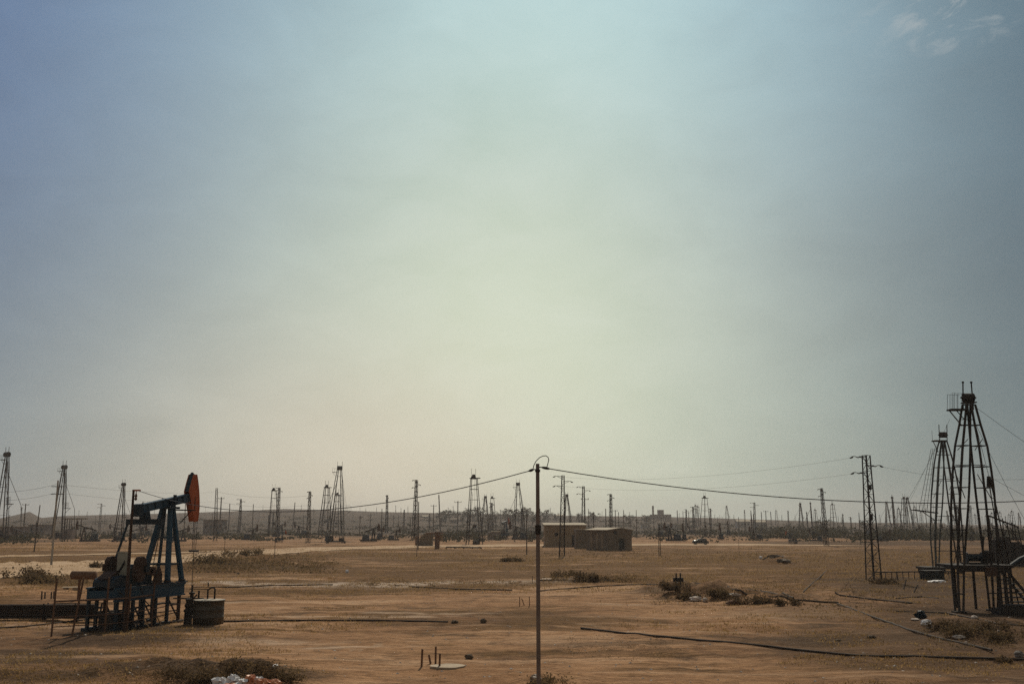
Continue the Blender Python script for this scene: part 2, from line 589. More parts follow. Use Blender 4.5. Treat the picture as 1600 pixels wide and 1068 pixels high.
mp3.inputs['Rotation'].default_value = (0, 0, -0.28)
t.link(co, mp3.inputs[0])
rut = t.noise(mp3.outputs[0], 1.0, 3, 0.5, 0.25)
rutm = t.ss(t.math('ABSOLUTE', t.math('SUBTRACT', rut, 0.5)), 0.022, 0.004)
c = t.mix(t.math('MULTIPLY', t.math('MULTIPLY', rutm, t.ss(mid, 0.42, 0.60)), 0.55), c, (0.125, 0.075, 0.042))
# dry grass cover, thickest in the middle distance
gband = t.math('MULTIPLY', t.ss(GY, 84.0, 108.0), t.ss(GY, 330.0, 190.0))
gmask = t.math('ADD', t.math('MULTIPLY', gband, 0.36), t.math('MULTIPLY', t.math('SUBTRACT', big, 0.5), 0.9))
gmask = t.math('ADD', gmask, t.math('MULTIPLY', t.math('SUBTRACT', mid, 0.5), 1.1))
gmask = t.math('ADD', gmask, t.math('MULTIPLY', t.math('SUBTRACT', pat, 0.52), -1.6))
gmask = t.math('ADD', gmask, t.math('MULTIPLY', t.math('SUBTRACT', stk, 0.5), -1.0))
gmask = t.math('MULTIPLY', t.ss(gmask, 0.02, 0.34), 0.92)
gcol = t.mix(t.ss(fin, 0.3, 0.7), (0.086, 0.046, 0.015), (0.170, 0.097, 0.034))
c = t.mix(gmask, c, gcol)
# dark trampled / damp patches
n3 = t.noise(co, 0.33, 6, 0.68, 0.8)
n4 = t.noise(co, 0.055, 3, 0.5, 0.3)
dk = t.math('MAXIMUM', t.math('MULTIPLY', t.ss(n3, 0.52, 0.66), t.ss(n4, 0.38, 0.56)), t.math('MULTIPLY', t.ss(t.noise(co, 0.75, 6, 0.7, 1.2), 0.56, 0.68), 0.7))
c = t.mix(t.math('MULTIPLY', dk, 0.78), c, (0.075, 0.046, 0.024))
# salt crust along the shallow ditch
ln = t.math('ADD', GY, t.math('MULTIPLY', t.math('SUBTRACT', n4, 0.5), 26.0))
ditch = t.math('MULTIPLY', t.gauss(ln, 102.0, 3.4), t.math('MULTIPLY', t.ss(GX, -36.0, -28.0), t.ss(GX, 8.0, 2.0)))
salt = t.math('MULTIPLY', ditch, t.ss(n3, 0.42, 0.51))
c = t.mix(t.math('MULTIPLY', salt, 0.95), c, (0.56, 0.49, 0.42))
ds = t.math('MULTIPLY', ditch, t.ss(n3, 0.45, 0.36))
c = t.mix(t.math('MULTIPLY', ds, 0.8), c, (0.065, 0.052, 0.036))
s2 = t.math('MULTIPLY', t.math('MULTIPLY', t.ss(t.noise(co, 0.19, 5, 0.7, 1.0), 0.62, 0.72), t.ss(GY, 95.0, 60.0)), 0.6)
c = t.mix(s2, c, (0.44, 0.36, 0.27))
for (x0, x1, py, wd_) in ((330, 440, 941, 0.9), (345, 700, 965, 0.7), (300, 520, 1003, 0.9), (430, 640, 1011, 0.35), (560, 760, 957, 0.6), (930, 1000, 947, 0.7), (0, 180, 975, 1.6)):
    a_, b_ = pix(x0, py), pix(x1, py)
    g = t.math('MULTIPLY', t.gauss(t.math('ADD', GY, t.math('MULTIPLY', t.math('SUBTRACT', n4, 0.5), 8.0)), a_.y, wd_), t.math('MULTIPLY', t.ss(GX, a_.x - 2, a_.x + 2), t.ss(GX, b_.x + 2, b_.x - 2)))
    c = t.mix(t.math('MULTIPLY', t.math('MULTIPLY', g, t.ss(n3, 0.36, 0.56)), 0.75), c, (0.56, 0.44, 0.33))
# oil soaked soil round the wells, dark dirt, painted pump shadow and falloff
for (px, py, rx, ry, k) in ((215, 985, 5.5, 4.2, 0.95), (170, 1003, 4.6, 2.4, 0.9), (90, 1022, 5.0, 1.8, 0.85), (20, 1036, 5.0, 1.5, 0.7), (1530, 960, 7.5, 4.0, 0.85), (1465, 905, 9.0, 7.0, 0.7), (1380, 905, 9.0, 6.0, 0.55), (1590, 990, 8, 5, 0.55),  # streak running left from the pump is its cast shadow, painted in
                        (380, 1062, 4.0, 2.8, 0.85), (290, 1054, 4.8, 2.6, 0.85), (40, 1064, 2.6, 1.4, 0.7), (700, 875, 30, 4, 0.35), (420, 888, 14, 6, 0.5), (925, 905, 7, 4, 0.55), (1090, 928, 7.5, 4.0, 0.7), (1530, 995, 4.5, 2.8, 0.55), (1600, 930, 18, 30, 0.75), (1540, 1010, 15, 12, 0.6), (1400, 960, 12, 10, 0.45), (1300, 1000, 7, 2.2, 0.5), (960, 1008, 5, 1.6, 0.5), (1150, 936, 8, 2.6, 0.5),  # the broad right-hand patches paint lens falloff into the soil
                        (505, 846, 14, 11, 0.8), (20, 845, 26, 30, 0.7), (100, 838, 16, 40, 0.6), (780, 841, 26, 30, 0.7), (1400, 848, 60, 40, 0.75)):
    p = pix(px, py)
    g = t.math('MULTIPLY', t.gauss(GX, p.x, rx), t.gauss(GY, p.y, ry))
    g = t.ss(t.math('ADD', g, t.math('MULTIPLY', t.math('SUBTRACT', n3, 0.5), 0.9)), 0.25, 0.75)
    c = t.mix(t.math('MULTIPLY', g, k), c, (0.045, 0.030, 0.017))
c = t.mix(t.math('MULTIPLY', t.ss(gri, 0.5, 0.72), 0.32), c, (0.48, 0.32, 0.18))
c = t.mix(t.math('MULTIPLY', t.ss(gri, 0.5, 0.28), 0.35), c, (0.075, 0.05, 0.03))
# lens falloff painted into the soil colour: darker and browner towards both sides
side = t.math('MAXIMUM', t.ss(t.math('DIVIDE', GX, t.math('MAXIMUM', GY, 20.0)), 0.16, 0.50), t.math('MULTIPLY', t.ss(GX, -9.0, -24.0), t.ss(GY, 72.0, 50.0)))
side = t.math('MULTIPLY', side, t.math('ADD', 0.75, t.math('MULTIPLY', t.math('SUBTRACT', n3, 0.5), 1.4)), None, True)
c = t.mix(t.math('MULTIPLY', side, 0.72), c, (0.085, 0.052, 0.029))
c = t.mix(1.0, c, (0.97, 0.865, 0.77), 'MULTIPLY')
# far ground: olive brown scrubland
far = t.ss(GY, 330.0, 620.0)
fcol = t.mix(t.ss(t.noise(co, 0.028, 6, 0.7, 0.5), 0.36, 0.62), (0.030, 0.024, 0.017), (0.078, 0.054, 0.035))
c = t.mix(t.math('MULTIPLY', far, 0.95), c, fcol)
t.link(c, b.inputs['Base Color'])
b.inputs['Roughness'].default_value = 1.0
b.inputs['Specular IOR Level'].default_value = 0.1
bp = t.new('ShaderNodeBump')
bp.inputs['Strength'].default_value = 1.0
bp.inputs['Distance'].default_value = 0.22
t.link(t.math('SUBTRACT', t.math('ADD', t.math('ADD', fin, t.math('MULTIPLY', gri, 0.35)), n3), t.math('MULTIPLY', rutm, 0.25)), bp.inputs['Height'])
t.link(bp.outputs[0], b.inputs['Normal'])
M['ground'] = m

m, t, b, co = new_mat('pale_dirt_track')
n1 = t.noise(co, 0.18, 6, 0.65, 0.5)
n2 = t.noise(co, 1.3, 5, 0.7)
c = t.mix(t.ss(n1, 0.3, 0.7), (0.38, 0.255, 0.150), (0.52, 0.37, 0.235))
c = t.mix(t.math('MULTIPLY', t.ss(n2, 0.55, 0.3), 0.5), c, (0.27, 0.17, 0.09))
t.link(c, b.inputs['Base Color'])
b.inputs['Roughness'].default_value = 1.0
b.inputs['Specular IOR Level'].default_value = 0.1
M['track'] = m

# ------------------------------------------------------------------ the setting: ground, tracks
rows = np.concatenate([np.linspace(-60, 14, 20), np.arange(16, 30, 0.3), np.arange(30, 60, 0.3), np.arange(60, 140, 0.45), np.arange(140, 300, 1.4), 300 * 14.0 ** (np.arange(130) / 129.0)])
cols = np.linspace(-1, 1, 760)
cols = np.sign(cols) * np.abs(cols) ** 1.15
YY, TT = np.meshgrid(rows, cols, indexing='ij')
XX = TT * (np.abs(YY) * 0.85 + 45)
ZZ = Hn(XX, YY)
verts = np.stack([XX, YY, ZZ], -1).reshape(-1, 3)
nr, nc = XX.shape
idx = np.arange(nr * nc).reshape(nr, nc)
quads = np.stack([idx[:-1, :-1], idx[:-1, 1:], idx[1:, 1:], idx[1:, :-1]], -1).reshape(-1, 4)
me = bpy.data.meshes.new('ground')
me.vertices.add(len(verts))
me.vertices.foreach_set('co', verts.ravel())
me.loops.add(quads.size)
me.loops.foreach_set('vertex_index', quads.ravel().astype(np.int32))
me.polygons.add(len(quads))
me.polygons.foreach_set('loop_start', np.arange(0, quads.size, 4, dtype=np.int32))
me.polygons.foreach_set('use_smooth', np.ones(len(quads), dtype=bool))
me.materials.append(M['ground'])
me.update(calc_edges=True)
go = bpy.data.objects.new('ground', me)
COL.objects.link(go)
tag(go, kind='structure')


def strip(name, edges, lift=0.05, ragged=0.10):
    mb = MB()
    prev = None
    xs = [e[0] for e in edges]
    n = int((xs[-1] - xs[0]) / 4)
    for i in range(n + 1):
        x = xs[0] + (xs[-1] - xs[0]) * i / n
        a = np.interp(x, xs, [e[1] for e in edges])
        bb = np.interp(x, xs, [e[2] for e in edges])
        h = (bb - a) * ragged
        a += h * 2 * float(vnoise(x / 17, 0.3, 31))
        bb += h * 2 * float(vnoise(x / 13, 5.3, 32))
        q = []
        for k in range(9):
            y = bb + (a - bb) * k / 8
            p = pix(x, y)
            q.append((p.x, p.y, H(p.x, p.y) + lift))
        if prev:
            for k in range(8):
                mb.poly((prev[k], q[k], q[k + 1], prev[k + 1]))
        prev = q
    o = mb.build(name, M['track'])
    tag(o, kind='structure')
    return o


strip('dirt_road', [(-300, 882, 920), (0, 879, 905), (100, 877, 898), (200, 873, 890), (300, 866, 879), (360, 861, 871), (420, 857.5, 866),
                    (480, 855, 862), (560, 853.2, 858), (700, 851.0, 855), (830, 850, 853.2), (1000, 849.4, 851.6), (1150, 849.6, 851.8),
                    (1290, 850.8, 852.6), (1360, 852.0, 853.0)], 0.07)
strip('dirt_path', [(-300, 870, 873), (0, 868, 870.5), (120, 865.5, 867.6), (260, 862.5, 864.4), (380, 858.5, 860)], 0.06)

# ------------------------------------------------------------------ haze comes at the end (needs the scene's bounds)
def catenary(p, q, sag, n=28):
    p, q = Vector(p), Vector(q)
    out_ = []
    for i in range(n + 1):
        t_ = i / n
        v = p.lerp(q, t_)
        v.z -= sag * 4 * t_ * (1 - t_)
        out_.append(v)
    return out_


def wire(p, q, sag, r, label, group=None, mat='wire', name='overhead_cable', n=28):
    mb = MB()
    mb.tube(catenary(p, q, sag, n), r, 5)
    return tag(mb.build(name, M[mat]), label, 'cable', group)


# ================================================================== PUMPJACK
TH = R(18)
PJ = pix(258, 982)
PJ = Vector((-21.85, 64.1, 0))
PJ.z = H(PJ.x, PJ.y)


def make_pumpjack(name, label, cat, loc, rz, group=None):
    root = thing(name, label, cat, loc, rz, group)
    P = lambda a, b_, z: Vector((a, -b_, z))
    bl_ = M['blue']
    # skid frame on trestle legs
    mb = MB()
    for s in (-1, 1):
        mb.box(P(-2.35, s * 0.95, 1.62), (6.1, 0.30, 0.10))
        mb.box(P(-2.35, s * 0.95, 1.95), (6.1, 0.12, 0.56))
        mb.box(P(-2.35, s * 0.95, 2.28), (6.1, 0.30, 0.10))
    for a in (-5.3, -4.5, -3.4, -2.0, -0.8, 0.55):
        mb.box(P(a, 0, 1.95), (0.16, 1.76, 0.40))
    mb.build('skid_frame', bl_, root)
    mb = MB()
    mb.box(P(-1.45, 0.95, 2.345), (4.2, 0.34, 0.03))
    mb.build('skid_top_plate', M['oilrust'], root)
    for a in (-5.25, -4.6, -3.9, -3.0, -1.9, -0.8, 0.3):
        for s in (-1, 1):
            mb = MB()
            mb.box(P(a, s * 0.95, 0.74), (0.16, 0.16, 1.66))
            mb.box(P(a, s * 0.95, 0.0), (0.45, 0.45, 0.24))
            mb.build('trestle_leg', M['darkblue'] if (int(a * 10) + s) % 4 else M['oilrust'], root)
    for s in (-1, 1):
        mb = MB()
        mb.bar(P(-0.8, s * 0.95, 1.5), P(0.3, s * 0.95, 0.2), 0.05)
        mb.bar(P(-4.0, s * 0.95, 1.5), P(-3.0, s * 0.95, 0.2), 0.05)
        mb.bar(P(-5.25, s * 0.95, 0.7), P(0.3, s * 0.95, 0.7), 0.04)
        mb.build('trestle_brace', M['steel'], root)
    # samson post
    top = 6.78
    for (a, b_, r0) in ((-0.85, 0.9, 0.18), (-0.85, -0.9, 0.18), (0.55, 0.9, 0.17), (0.55, -0.9, 0.10)):
        mb = MB()
        q = P(a * 0.18, b_ * 0.32, top)
        mb.bar(P(a, b_, 2.36), q, r0, 4, r0 * 0.9)
        mb.box(P(a, b_, 2.38), (0.5, 0.5, 0.06))
        mb.build('samson_post_leg', bl_, root)
    for z in (3.45, 5.05):
        mb = MB()
        t_ = (z - 2.36) / (top - 2.36)
        k = 1 - 0.82 * t_
        kb = 1 - 0.68 * t_
        c = [P(-0.85 * k, 0.9 * kb, z), P(-0.85 * k, -0.9 * kb, z), P(0.55 * k, -0.9 * kb, z), P(0.55 * k, 0.9 * kb, z)]
        for i in range(4):
            mb.bar(c[i], c[(i + 1) % 4], 0.075)
        mb.build('samson_post_brace', M['darkblue'], root)
    mb = MB()
    for s in (0.16, -0.16):
        mb.bar(P(-0.2 + s, -0.95, 2.4), P(-0.1 + s, -0.35, 6.6), 0.025)
    for i in range(14):
        z = 2.6 + i * 0.28
        b_ = -0.95 + 0.6 * (z - 2.4) / 4.2
        mb.bar(P(-0.36, b_, z), P(0.0, b_, z), 0.018)
    mb.build('ladder', M['steel'], root)
    # saddle bearing
    mb = MB()
    mb.box(P(0, 0, top + 0.07), (1.0, 1.0, 0.14))
    mb.box(P(0, 0.36, top + 0.36), (0.42, 0.12, 0.62), taper=0.6)
    mb.box(P(0, -0.36, top + 0.36), (0.42, 0.12, 0.62), taper=0.6)
    mb.bar(P(0, -0.55, top + 0.42), P(0, 0.55, top + 0.42), 0.13, 10)
    mb.box(P(0.05, 0.42, top + 0.70), (0.16, 0.14, 0.34))
    mb.build('saddle_bearing', M['darkblue'], root)
    mb = MB()
    mb.box(P(0.95, 0.55, top - 0.06), (1.5, 0.5, 0.07))
    for (a, b_) in ((1.6, 0.78), (0.9, 0.78)):
        mb.bar(P(a, b_, top), P(a, b_, top + 0.75), 0.025)
    mb.bar(P(0.4, 0.6, top - 0.9), P(1.5, 0.6, top - 0.1), 0.03)
    mb.build('service_step', M['steel'], root)
    # walking beam, tilted
    tl = R(9.4)
    pz = top + 0.42

    def B(s, t_, b_):
        return P(s * math.cos(tl) - t_ * math.sin(tl), b_, pz + s * math.sin(tl) + t_ * math.cos(tl))
    mb = MB()
    mb.prism([(-2.70, -0.2), (2.30, -0.2), (2.30, 0.2), (-2.70, 0.2)], B, -0.09, 0.09)
    for t0 in (-0.25, 0.20):
        mb.prism([(-2.70, t0), (2.30, t0), (2.30, t0 + 0.05), (-2.70, t0 + 0.05)], B, -0.19, 0.19)
    for s in (-2.1, -1.4, -0.7, 0.7, 1.3, 1.9):
        mb.prism([(s, -0.2), (s + 0.04, -0.2), (s + 0.04, 0.2), (s, 0.2)], B, -0.17, 0.17)
    mb.build('walking_beam', M['bluegrey'], root)
    mb = MB()
    mb.prism([(-3.0, -0.42), (-2.66, -0.42), (-2.66, 0.30), (-3.0, 0.30)], B, -0.25, 0.25)
    mb.build('tail_weight', M['darkblue'], root)
    mb = MB()
    mb.prism([(-2.50, -0.75), (-2.0, -0.75), (-2.05, -0.25), (-2.45, -0.25)], B, -0.22, 0.22)
    mb.build('tail_bearing', M['darkblue'], root)
    # horse head
    Rr = 2.86
    arc = [(Rr - 0.16 * (t_ / 10.0) ** 2 / 2.25 - (0.10 if t_ < -8 else 0.0) * (-t_ - 8) / 8.0, t_ / 10.0) for t_ in range(-16, 16, 2)]
    prof = arc + [(2.40, 1.44), (2.12, 0.95), (1.84, 0.40), (2.00, -0.30), (2.12, -1.0), (2.24, -1.60)]
    head = MB()
    head.prism(prof, B, 0.16, 0.21)
    head.prism(prof, B, -0.21, -0.16)
    arc2 = [(s * 0.985, t_ * 0.985) for (s, t_) in arc]
    head.prism(arc + arc2[::-1], B, -0.23, 0.23)
    head.prism([(2.04, -0.28), (2.16, -1.0), (2.27, -1.56), (2.33, -1.56), (2.22, -1.0), (2.12, -0.28)], B, -0.158, 0.158)
    hd = head.build('horse_head', M['orange'], root)
    mb = MB()
    mb.prism([(1.86, 0.41), (2.13, 0.94), (2.41, 1.42), (2.52, 1.39), (2.25, 0.91), (1.98, 0.41)], B, -0.158, 0.158)
    mb.build('rear_web', M['darkblue'], hd)  # dark paint stands in for the shade inside the head
    mb = MB()
    mb.bar(B(2.50, 1.42, 0), B(2.50, 1.56, 0), 0.16, 8, 0.06)
    mb.build('lifting_eye', M['darkblue'], hd)
    # bridle and polished rod
    e = B(Rr + 0.02, -0.1, 0)
    mb = MB()
    bz = 4.15
    for s in (-0.13, 0.13):
        tp = B(Rr + 0.01, -0.2, s)
        mb.bar(tp, P(e.x, s, bz), 0.018)
    mb.box(P(e.x, 0, bz), (0.30, 0.55, 0.12))
    mb.bar(P(e.x, 0, bz + 0.4), P(e.x, 0, 1.0), 0.022, 6)
    mb.build('bridle', M['wire'], root)
    # equaliser and pitmans
    ez = B(-2.25, -0.85, 0)
    mb = MB()
    mb.box((ez.x, 0, ez.z), (0.34, 2.5, 0.32))
    mb.build('equaliser_beam', M['darkblue'], root)
    for s in (-1, 1):
        mb = MB()
        mb.bar(P(ez.x, s * 1.2, ez.z), P(-3.2, s * 1.2, 3.3), 0.075, 6)
        mb.box(P(-3.2, s * 1.2, 3.3), (0.3, 0.16, 0.34))
        mb.build('pitman_arm', M['darkblue'], root)
        # crank with counterweights
        cr = MB()
        ang = R(172)
        ca, sa = math.cos(ang), math.sin(ang)

        def Cc(u, v, b_):
            return P(-2.6 + u * ca - v * sa, b_, 3.15 + u * sa + v * ca)
        cr.prism([(-0.35, -0.25), (1.6, -0.18), (1.6, 0.18), (-0.35, 0.25)], Cc, s * 0.98, s * 1.10)
        ck = cr.build('crank', M['oilrust'], root)
        wt = MB()
        for sg in (-1, 1):
            wp = [(0.6, sg * 0.2), (1.4, sg * 0.2), (1.42, sg * 0.42), (1.25, sg * 0.66), (0.95, sg * 0.74), (0.65, sg * 0.55)]
            wt.prism(wp if sg > 0 else wp[::-1], Cc, s * 0.86, s * 1.16)
        wt.build('counterweight', M['oilrust'], ck)
    # gearbox, belt guard, motor
    mb = MB()
    mb.box(P(-2.5, 0, 2.85), (1.5, 0.95, 0.98))
    mb.box(P(-2.5, 0, 3.42), (1.1, 0.80, 0.22), taper=0.75)
    mb.bar(P(-2.6, -1.1, 3.15), P(-2.6, 1.1, 3.15), 0.12, 10)
    mb.build('gearbox', M['darkblue'], root)
    mb = MB()
    mb.prism([(-1.95, 2.36), (-1.2, 2.36), (-1.2, 2.9), (-1.45, 3.35), (-1.65, 3.1)], lambda a, z, b_: P(a, b_, z), 0.62, 0.78)
    mb.build('brake_guard', M['oilrust'], root)
    mb = MB()
    mb.box(P(-4.0, 0.22, 3.3), (0.16, 0.80, 1.85))
    mb.box(P(-4.0, 0.22, 4.25), (0.20, 0.86, 0.05))
    mb.build('belt_guard', M['greyplate'], root)
    mb = MB()
    prof = [(-5.35, 2.36), (-4.15, 2.36), (-4.15, 2.80), (-4.3, 2.95), (-4.5, 3.0), (-4.9, 2.92), (-5.25, 2.78), (-5.35, 2.6)]
    mb.prism(prof, lambda a, z, b_: P(a, b_, z), -0.7, 0.7)
    mb.build('motor_housing', M['darkblue'], root)
    mb = MB()
    mb.prism([(-5.40, 2.80), (-4.85, 3.16), (-4.85, 3.21), (-5.42, 2.85)], lambda a, z, b_: P(a, b_, z), -0.35, 0.45)
    mb.build('housing_flap', M['oilrust'], root)
    mb = MB()
    mb.bar(P(-4.6, 0.2, 2.95), P(-4.6, 0.2, 3.25), 0.2, 10, 0.16)
    mb.build('motor_cap', M['steel'], root)
    mb = MB()
    mb.bar(P(-4.5, -0.3, 3.0), P(-4.35, -0.3, 3.8), 0.05, 6)
    mb.build('exhaust_pipe', M['steel'], root)
    # oily tangle under and behind the skid
    for (pts, r0) in (([(-5.2, 0.6, 2.4), (-5.1, 1.25, 1.9), (-4.6, 1.3, 0.7), (-3.9, 1.2, 0.1)], 0.035), ([(-3.4, 1.0, 2.3), (-3.3, 1.3, 1.5), (-2.5, 1.35, 0.9), (-1.7, 1.2, 0.08), (0.4, 1.3, 0.1)], 0.03),
                      ([(-5.3, 0.0, 1.5), (-5.8, 0.3, 0.8), (-5.9, 0.5, 0.05)], 0.05), ([(-5.5, -0.4, 1.0), (-3.0, -0.5, 0.9), (0.6, -0.4, 1.05), (1.8, -0.2, 0.9)], 0.06)):
        mb = MB()
        mb.tube([P(*q) for q in pts], r0, 6)
        mb.build('hose', M['steel'], root)
    mb = MB()
    mb.box(P(-4.4, 0.2, 0.45), (1.5, 1.0, 0.9))
    mb.build('drip_tray', M['steel'], root)
    mb = MB()
    for k in range(5):
        mb.bar(P(-3.95, 0.36, 4.0 - k * 0.06), P(-4.7, 0.25, 2.85 - k * 0.03), 0.02)
    mb.build('drive_belt', M['tyre'], root)
    for (a, z) in ((-0.85, 2.36), (0.55, 2.36)):
        for s in (-1, 1):
            mb = MB()
            mb.bar(P(a, s * 0.9, z + 0.05), P(a, s * 0.9, z + 0.16), 0.22, 8)
            mb.build('foot_bolt', M['steel'], root)
    return root


pump = make_pumpjack('pumpjack', 'large blue pumpjack with orange horse head standing in the left foreground', 'pumpjack', PJ, R(72), 'pumpjacks of the oil field')
pump.scale = (1.03, 1.03, 1.02)

# far pumpjacks, copied with all their parts
for (px, py, hz, sc, rz, lab) in ((790, 842, None, 0.9, R(60), 'far dark pumpjack beside the low dark shed left of the centre pole'),
                                  (441, 846.5, None, 0.42, R(20), 'tiny dark pumpjack silhouette on the plain left of the tall derrick with blue-grey leg'),
                                  (1234, 848.5, None, 0.42, R(150), 'tiny dark pumpjack silhouette on the pale track right of the car')):
    o = copy_tree(pump)
    g = gp(px, py)
    o.location = g
    o.rotation_euler = (0, 0, rz)
    o.scale = (sc,) * 3
    o['label'] = lab

# well head under the horse head
wx = PJ + Vector((math.sin(TH), math.cos(TH), 0)) * 3.0
wx.z = H(wx.x, wx.y)
wh = thing('wellhead', 'dark valve tree on the well under the orange horse head', 'wellhead', wx)
mb = MB()
mb.lathe([(0.30, -0.1), (0.30, 0.15), (0.14, 0.2), (0.14, 0.8), (0.26, 0.82), (0.26, 0.92), (0.12, 0.95), (0.12, 1.5), (0.2, 1.52), (0.2, 1.62), (0.07, 1.66), (0.07, 2.1)], n=12)
mb.build('casing_head', M['steel'], wh)
mb = MB()
mb.bar((-1.2, 0, 1.25), (0.75, -0.05, 1.25), 0.05, 6)
mb.bar((0.75, -0.05, 1.3), (0.75, -0.05, 0.5), 0.07, 6)
mb.bar((0.45, 0, 0.9), (0.45, 0, 1.75), 0.06, 6)
mb.build('flow_line', M['steel'], wh)
for z, y in ((1.25, -0.3), (0.65, -0.3)):
    mb = MB()
    for i in range(12):
        t0, t1 = 2 * math.pi * i / 12, 2 * math.pi * (i + 1) / 12
        mb.bar((0.17 * math.cos(t0), y, z + 0.17 * math.sin(t0)), (0.17 * math.cos(t1), y, z + 0.17 * math.sin(t1)), 0.02)
    mb.bar((0, 0, z), (0, y, z), 0.03)
    mb.bar((-0.17, y, z), (0.17, y, z), 0.018)
    mb.build('hand_wheel', M['steel'], wh)

# tank beside the pumpjack
g = gp(317, 977)
g.y += 1.0
g.z = H(g.x, g.y) - 0.05
tk = thing('oil_tank', 'short round dark steel tank beside the right end of the pumpjack', 'tank', g, s=0.9)
mb = MB()
mb.lathe([(1.0, 0.0), (1.0, 0.5), (1.02, 0.52), (1.0, 0.54), (1.0, 1.0), (1.02, 1.02), (1.0, 1.04), (1.0, 1.55), (1.05, 1.56), (1.05, 1.62), (0.98, 1.62)], n=36)
mb.build('tank_shell', M['tank'], tk, True)
mb = MB()
mb.lathe([(0.97, 1.60), (0.97, 1.625), (0.5, 1.66), (0.0, 1.67)], n=36)
mb.build('tank_lid', M['zinc'], tk)
mb = MB()
mb.tube([(-0.15, 0.1, 1.6), (-0.15, 0.1, 2.25), (0.05, 0.1, 2.4), (0.25, 0.1, 2.4), (0.32, 0.1, 2.3), (0.32, 0.1, 1.62)], 0.06, 8)
mb.bar((-0.15, 0.1, 2.3), (-1.5, 0.4, 2.3), 0.03, 6)
mb.bar((-0.15, 0.1, 2.4), (-0.15, 0.1, 2.75), 0.04, 6)
mb.build('inlet_pipe', M['steel'], tk)
mb = MB()
for s in (-0.18, 0.18):
    mb.bar((-1.12, -0.2 + s, 0), (-1.06, -0.2 + s, 1.75), 0.025)
for i in range(6):
    mb.bar((-1.1, -0.38, 0.2 + i * 0.27), (-1.1, -0.02, 0.2 + i * 0.27), 0.02)
mb.build('ladder', M['steel'], tk)
g2 = gp(293, 975)
sd = thing('valve_stack', 'dark stack of pipe fittings against the left side of the round tank', 'fittings', g2)
mb = MB()
mb.box((0, 0, 0.3), (0.5, 0.5, 0.75), 0.3, 0.85)
mb.build('fitting_base', M['steel'], sd)
mb = MB()
mb.lathe([(0.2, 0.66), (0.3, 0.8), (0.18, 0.95), (0.26, 1.1), (0.16, 1.3), (0.22, 1.5)], n=10)
mb.bar((0, 0, 1.2), (0.45, 0.1, 1.75), 0.05, 6)
mb.build('fitting_column', M['steel'], sd)

# guard rail round the pumpjack (nearest side and end)
gr = thing('guard_rail', 'rusty brown pipe guard rail along the near side of the pumpjack', 'railing', (0, 0, 0))
posts = [(80, 994, 3.05), (112, 992, 3.0), (163, 989, 3.0), (198, 985, 2.6), (236, 978, 2.5), (277, 968, 1.6)]
tops = []
for (px, py, hh) in posts:
    p = gp(px, py)
    mb = MB()
    lean = (0.06, 0.0) if px != 112 else (0.42, 0.0)
    mb.bar((p.x, p.y, p.z - 0.1), (p.x + lean[0], p.y, p.z + hh), 0.055, 8)
    mb.build('rail_post', M['rustbrown'], gr)
    tops.append((p, lean, hh))
for zr, r0 in ((1.82, 0.055), (1.0, 0.03), (0.5, 0.03)):
    mb = MB()
    pts = [Vector((p.x + ln_[0] * zr / hh, p.y, p.z + min(zr, hh - 0.05))) for (p, ln_, hh) in tops]
    for i in range(len(pts) - 1):
        if zr > 1.5 and i == len(pts) - 2:
            continue
        mb.bar(pts[i], pts[i + 1], r0, 6)
    mb.build('rail', M['rustbrown'], gr)

# stacked pipes running out of the picture on the left
pb = gp(60, 967)
for k in range(18):
    r_, c_ = divmod(k, 3)
    mb = MB()
    x0 = pb.x - 9.5 + random.uniform(-0.5, 0.5)
    x1 = pb.x + 3.9 + random.uniform(-0.7, 0.5) - 0.05 * r_
    y0 = pb.y + c_ * 0.16 + random.uniform(-0.01, 0.01)
    z0 = pb.z + 0.09 + r_ * 0.145
    mb.bar((x0, y0, z0), (x1, y0, z0 + 0.03), 0.07, 8)
    where = ('bottom', 'second', 'third', 'fourth', 'fifth', 'top')[r_]
    dep = ('front', 'middle', 'back')[c_]
    tag(mb.build('steel_pipe', M['pipe'] if k % 4 else M['steel']), 'long dark steel pipe, %s row, %s of the stack left of the pumpjack' % (where, dep), 'pipe', 'stacked pipes left of the pumpjack')
for px in (6, 74, 132):
    p = gp(px, 966)
    mb = MB()
    mb.bar((p.x, pb.y - 0.13, pb.z - 0.1), (p.x, pb.y - 0.13, pb.z + 0.98), 0.045, 6)
    mb.bar((p.x, pb.y + 0.46, pb.z - 0.1), (p.x, pb.y + 0.46, pb.z + 0.98), 0.045, 6)
    mb.bar((p.x, pb.y - 0.2, pb.z + 0.0), (p.x, pb.y + 0.5, pb.z + 0.0), 0.035, 6)
    tag(mb.build('pipe_rack', M['steel']), {6: 'steel rack frame holding the pipe stack at the left picture edge', 74: 'steel rack frame holding the middle of the stacked pipes',
        132: 'steel rack frame at the right end of the stacked pipes by the pumpjack'}[px], 'rack', 'rack frames of the pipe stack')

